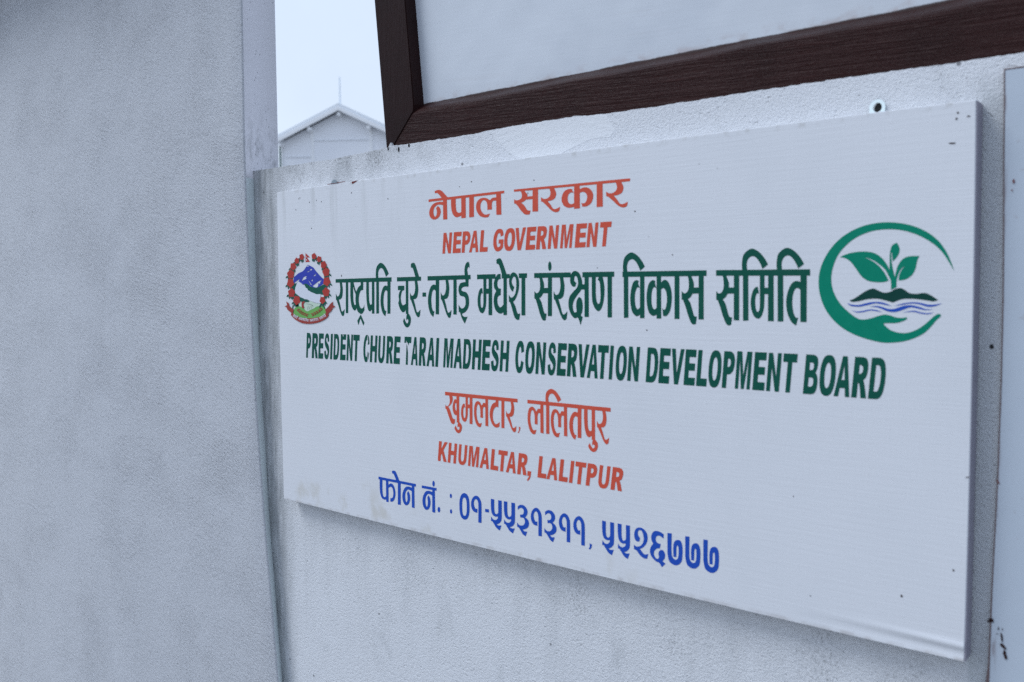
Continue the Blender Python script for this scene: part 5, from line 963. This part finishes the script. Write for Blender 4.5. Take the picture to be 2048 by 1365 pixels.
# ------------------------------------------------------------------ white gabled house beyond the wall
HN, HU = Vector((-0.5672, 0.8235, 0)).normalized(), Vector((0.8235, 0.5672, 0)).normalized()
hb = Vector((1.42916532, -1.04590984, 0)) + HU * -10.8356 + HN * 38.0
house = thing('gabled_house', hb, 'distant white gabled house with a thin mast on its ridge', 'house', math.atan2(HU.y, HU.x))
def hw(name, color, rough=0.6):
    m = Mat(name, color, rough, 0.3)
    m.over(m.rng(m.noise(m.mapped((0.8, 0.8, 0.6)), 1.0, 4), 0.4, 0.7, 0, 0.12), tuple(c * 0.9 for c in color))
    return m.done()
M_hwall = hw('house_wall_white', (0.93, 0.94, 0.97)); M_htrim = hw('house_trim_white', (0.95, 0.955, 0.96))
M_hroof = hw('house_roof_sheet', (0.80, 0.84, 0.88), 0.5); M_hseam = hw('house_seam_grey', (0.82, 0.84, 0.87)); M_hdark = hw('downpipe_dark_green', (0.05, 0.12, 0.12))
pitch = 0.478
bm = bmesh.new()
prism(bm, [(-2.72, 0), (2.72, 0), (2.72, 9.66 - 2.72 * pitch), (0, 9.66), (-2.72, 9.66 - 2.72 * pitch)], 0.0, 9.0)
hwall = obj('wall', bm, M_hwall, house, local=True)
bm = bmesh.new()
for s in (-1, 1):
    prism(bm, [(0.0, 9.80), (s * 3.02, 9.80 - 3.02 * pitch), (s * 3.02, 9.945 - 3.02 * pitch), (0.0, 9.945)], -0.38, 9.3)
obj('roof', bm, M_hroof, house, local=True)
for s in (-1, 1):
    bm = bmesh.new()
    prism(bm, [(0.0, 9.80), (s * 3.05, 9.80 - 3.05 * pitch), (s * 3.05, 9.625 - 3.05 * pitch), (0.0, 9.625)], -0.43, -0.36)
    obj('bargeboard', bm, M_htrim, house, local=True)
for x, z in ((-2.70, 8.205), (-1.335, 8.86), (0.0, 9.47), (1.325, 8.86), (2.69, 8.205)):
    bm = bmesh.new(); tube(bm, (x, -0.40, z), (x, 0.05, z), 0.085, 0.085, 14)
    bmesh.ops.bevel(bm, geom=[e for e in bm.edges if e.verts[0].co.y < -0.39 and e.verts[1].co.y < -0.39], offset=0.03, segments=2, affect='EDGES')
    obj('purlin_end', bm, M_htrim, house, local=True)
bm = bmesh.new(); tube(bm, (0, -0.1, 9.9), (0, -0.1, 11.12), 0.028, 0.022, 10)
obj('mast', bm, hw('mast_pale', (0.70, 0.80, 0.90)), house, local=True)
for x0, x1, z in ((-1.19, 1.22, 8.405), (-2.54, -1.39, 7.705), (1.42, 2.55, 7.705), (-1.19, 1.22, 6.1), (-2.54, -1.39, 5.4)):
    bm = bmesh.new(); box(bm, x0, x1, -0.035, 0.01, z - 0.022, z + 0.022)
    obj('ledge', bm, M_hseam, house, local=True)
for x in (-1.30, 1.34):
    bm = bmesh.new(); box(bm, x - 0.07, x + 0.07, -0.045, 0.01, 0.0, 9.5 - abs(x) * pitch)
    obj('pilaster', bm, M_htrim, house, local=True)
bm = bmesh.new(); tube(bm, (-2.775, -0.06, 0.0), (-2.775, -0.06, 8.19), 0.05, 0.05, 10)
obj('downpipe', bm, M_hdark, house, local=True)
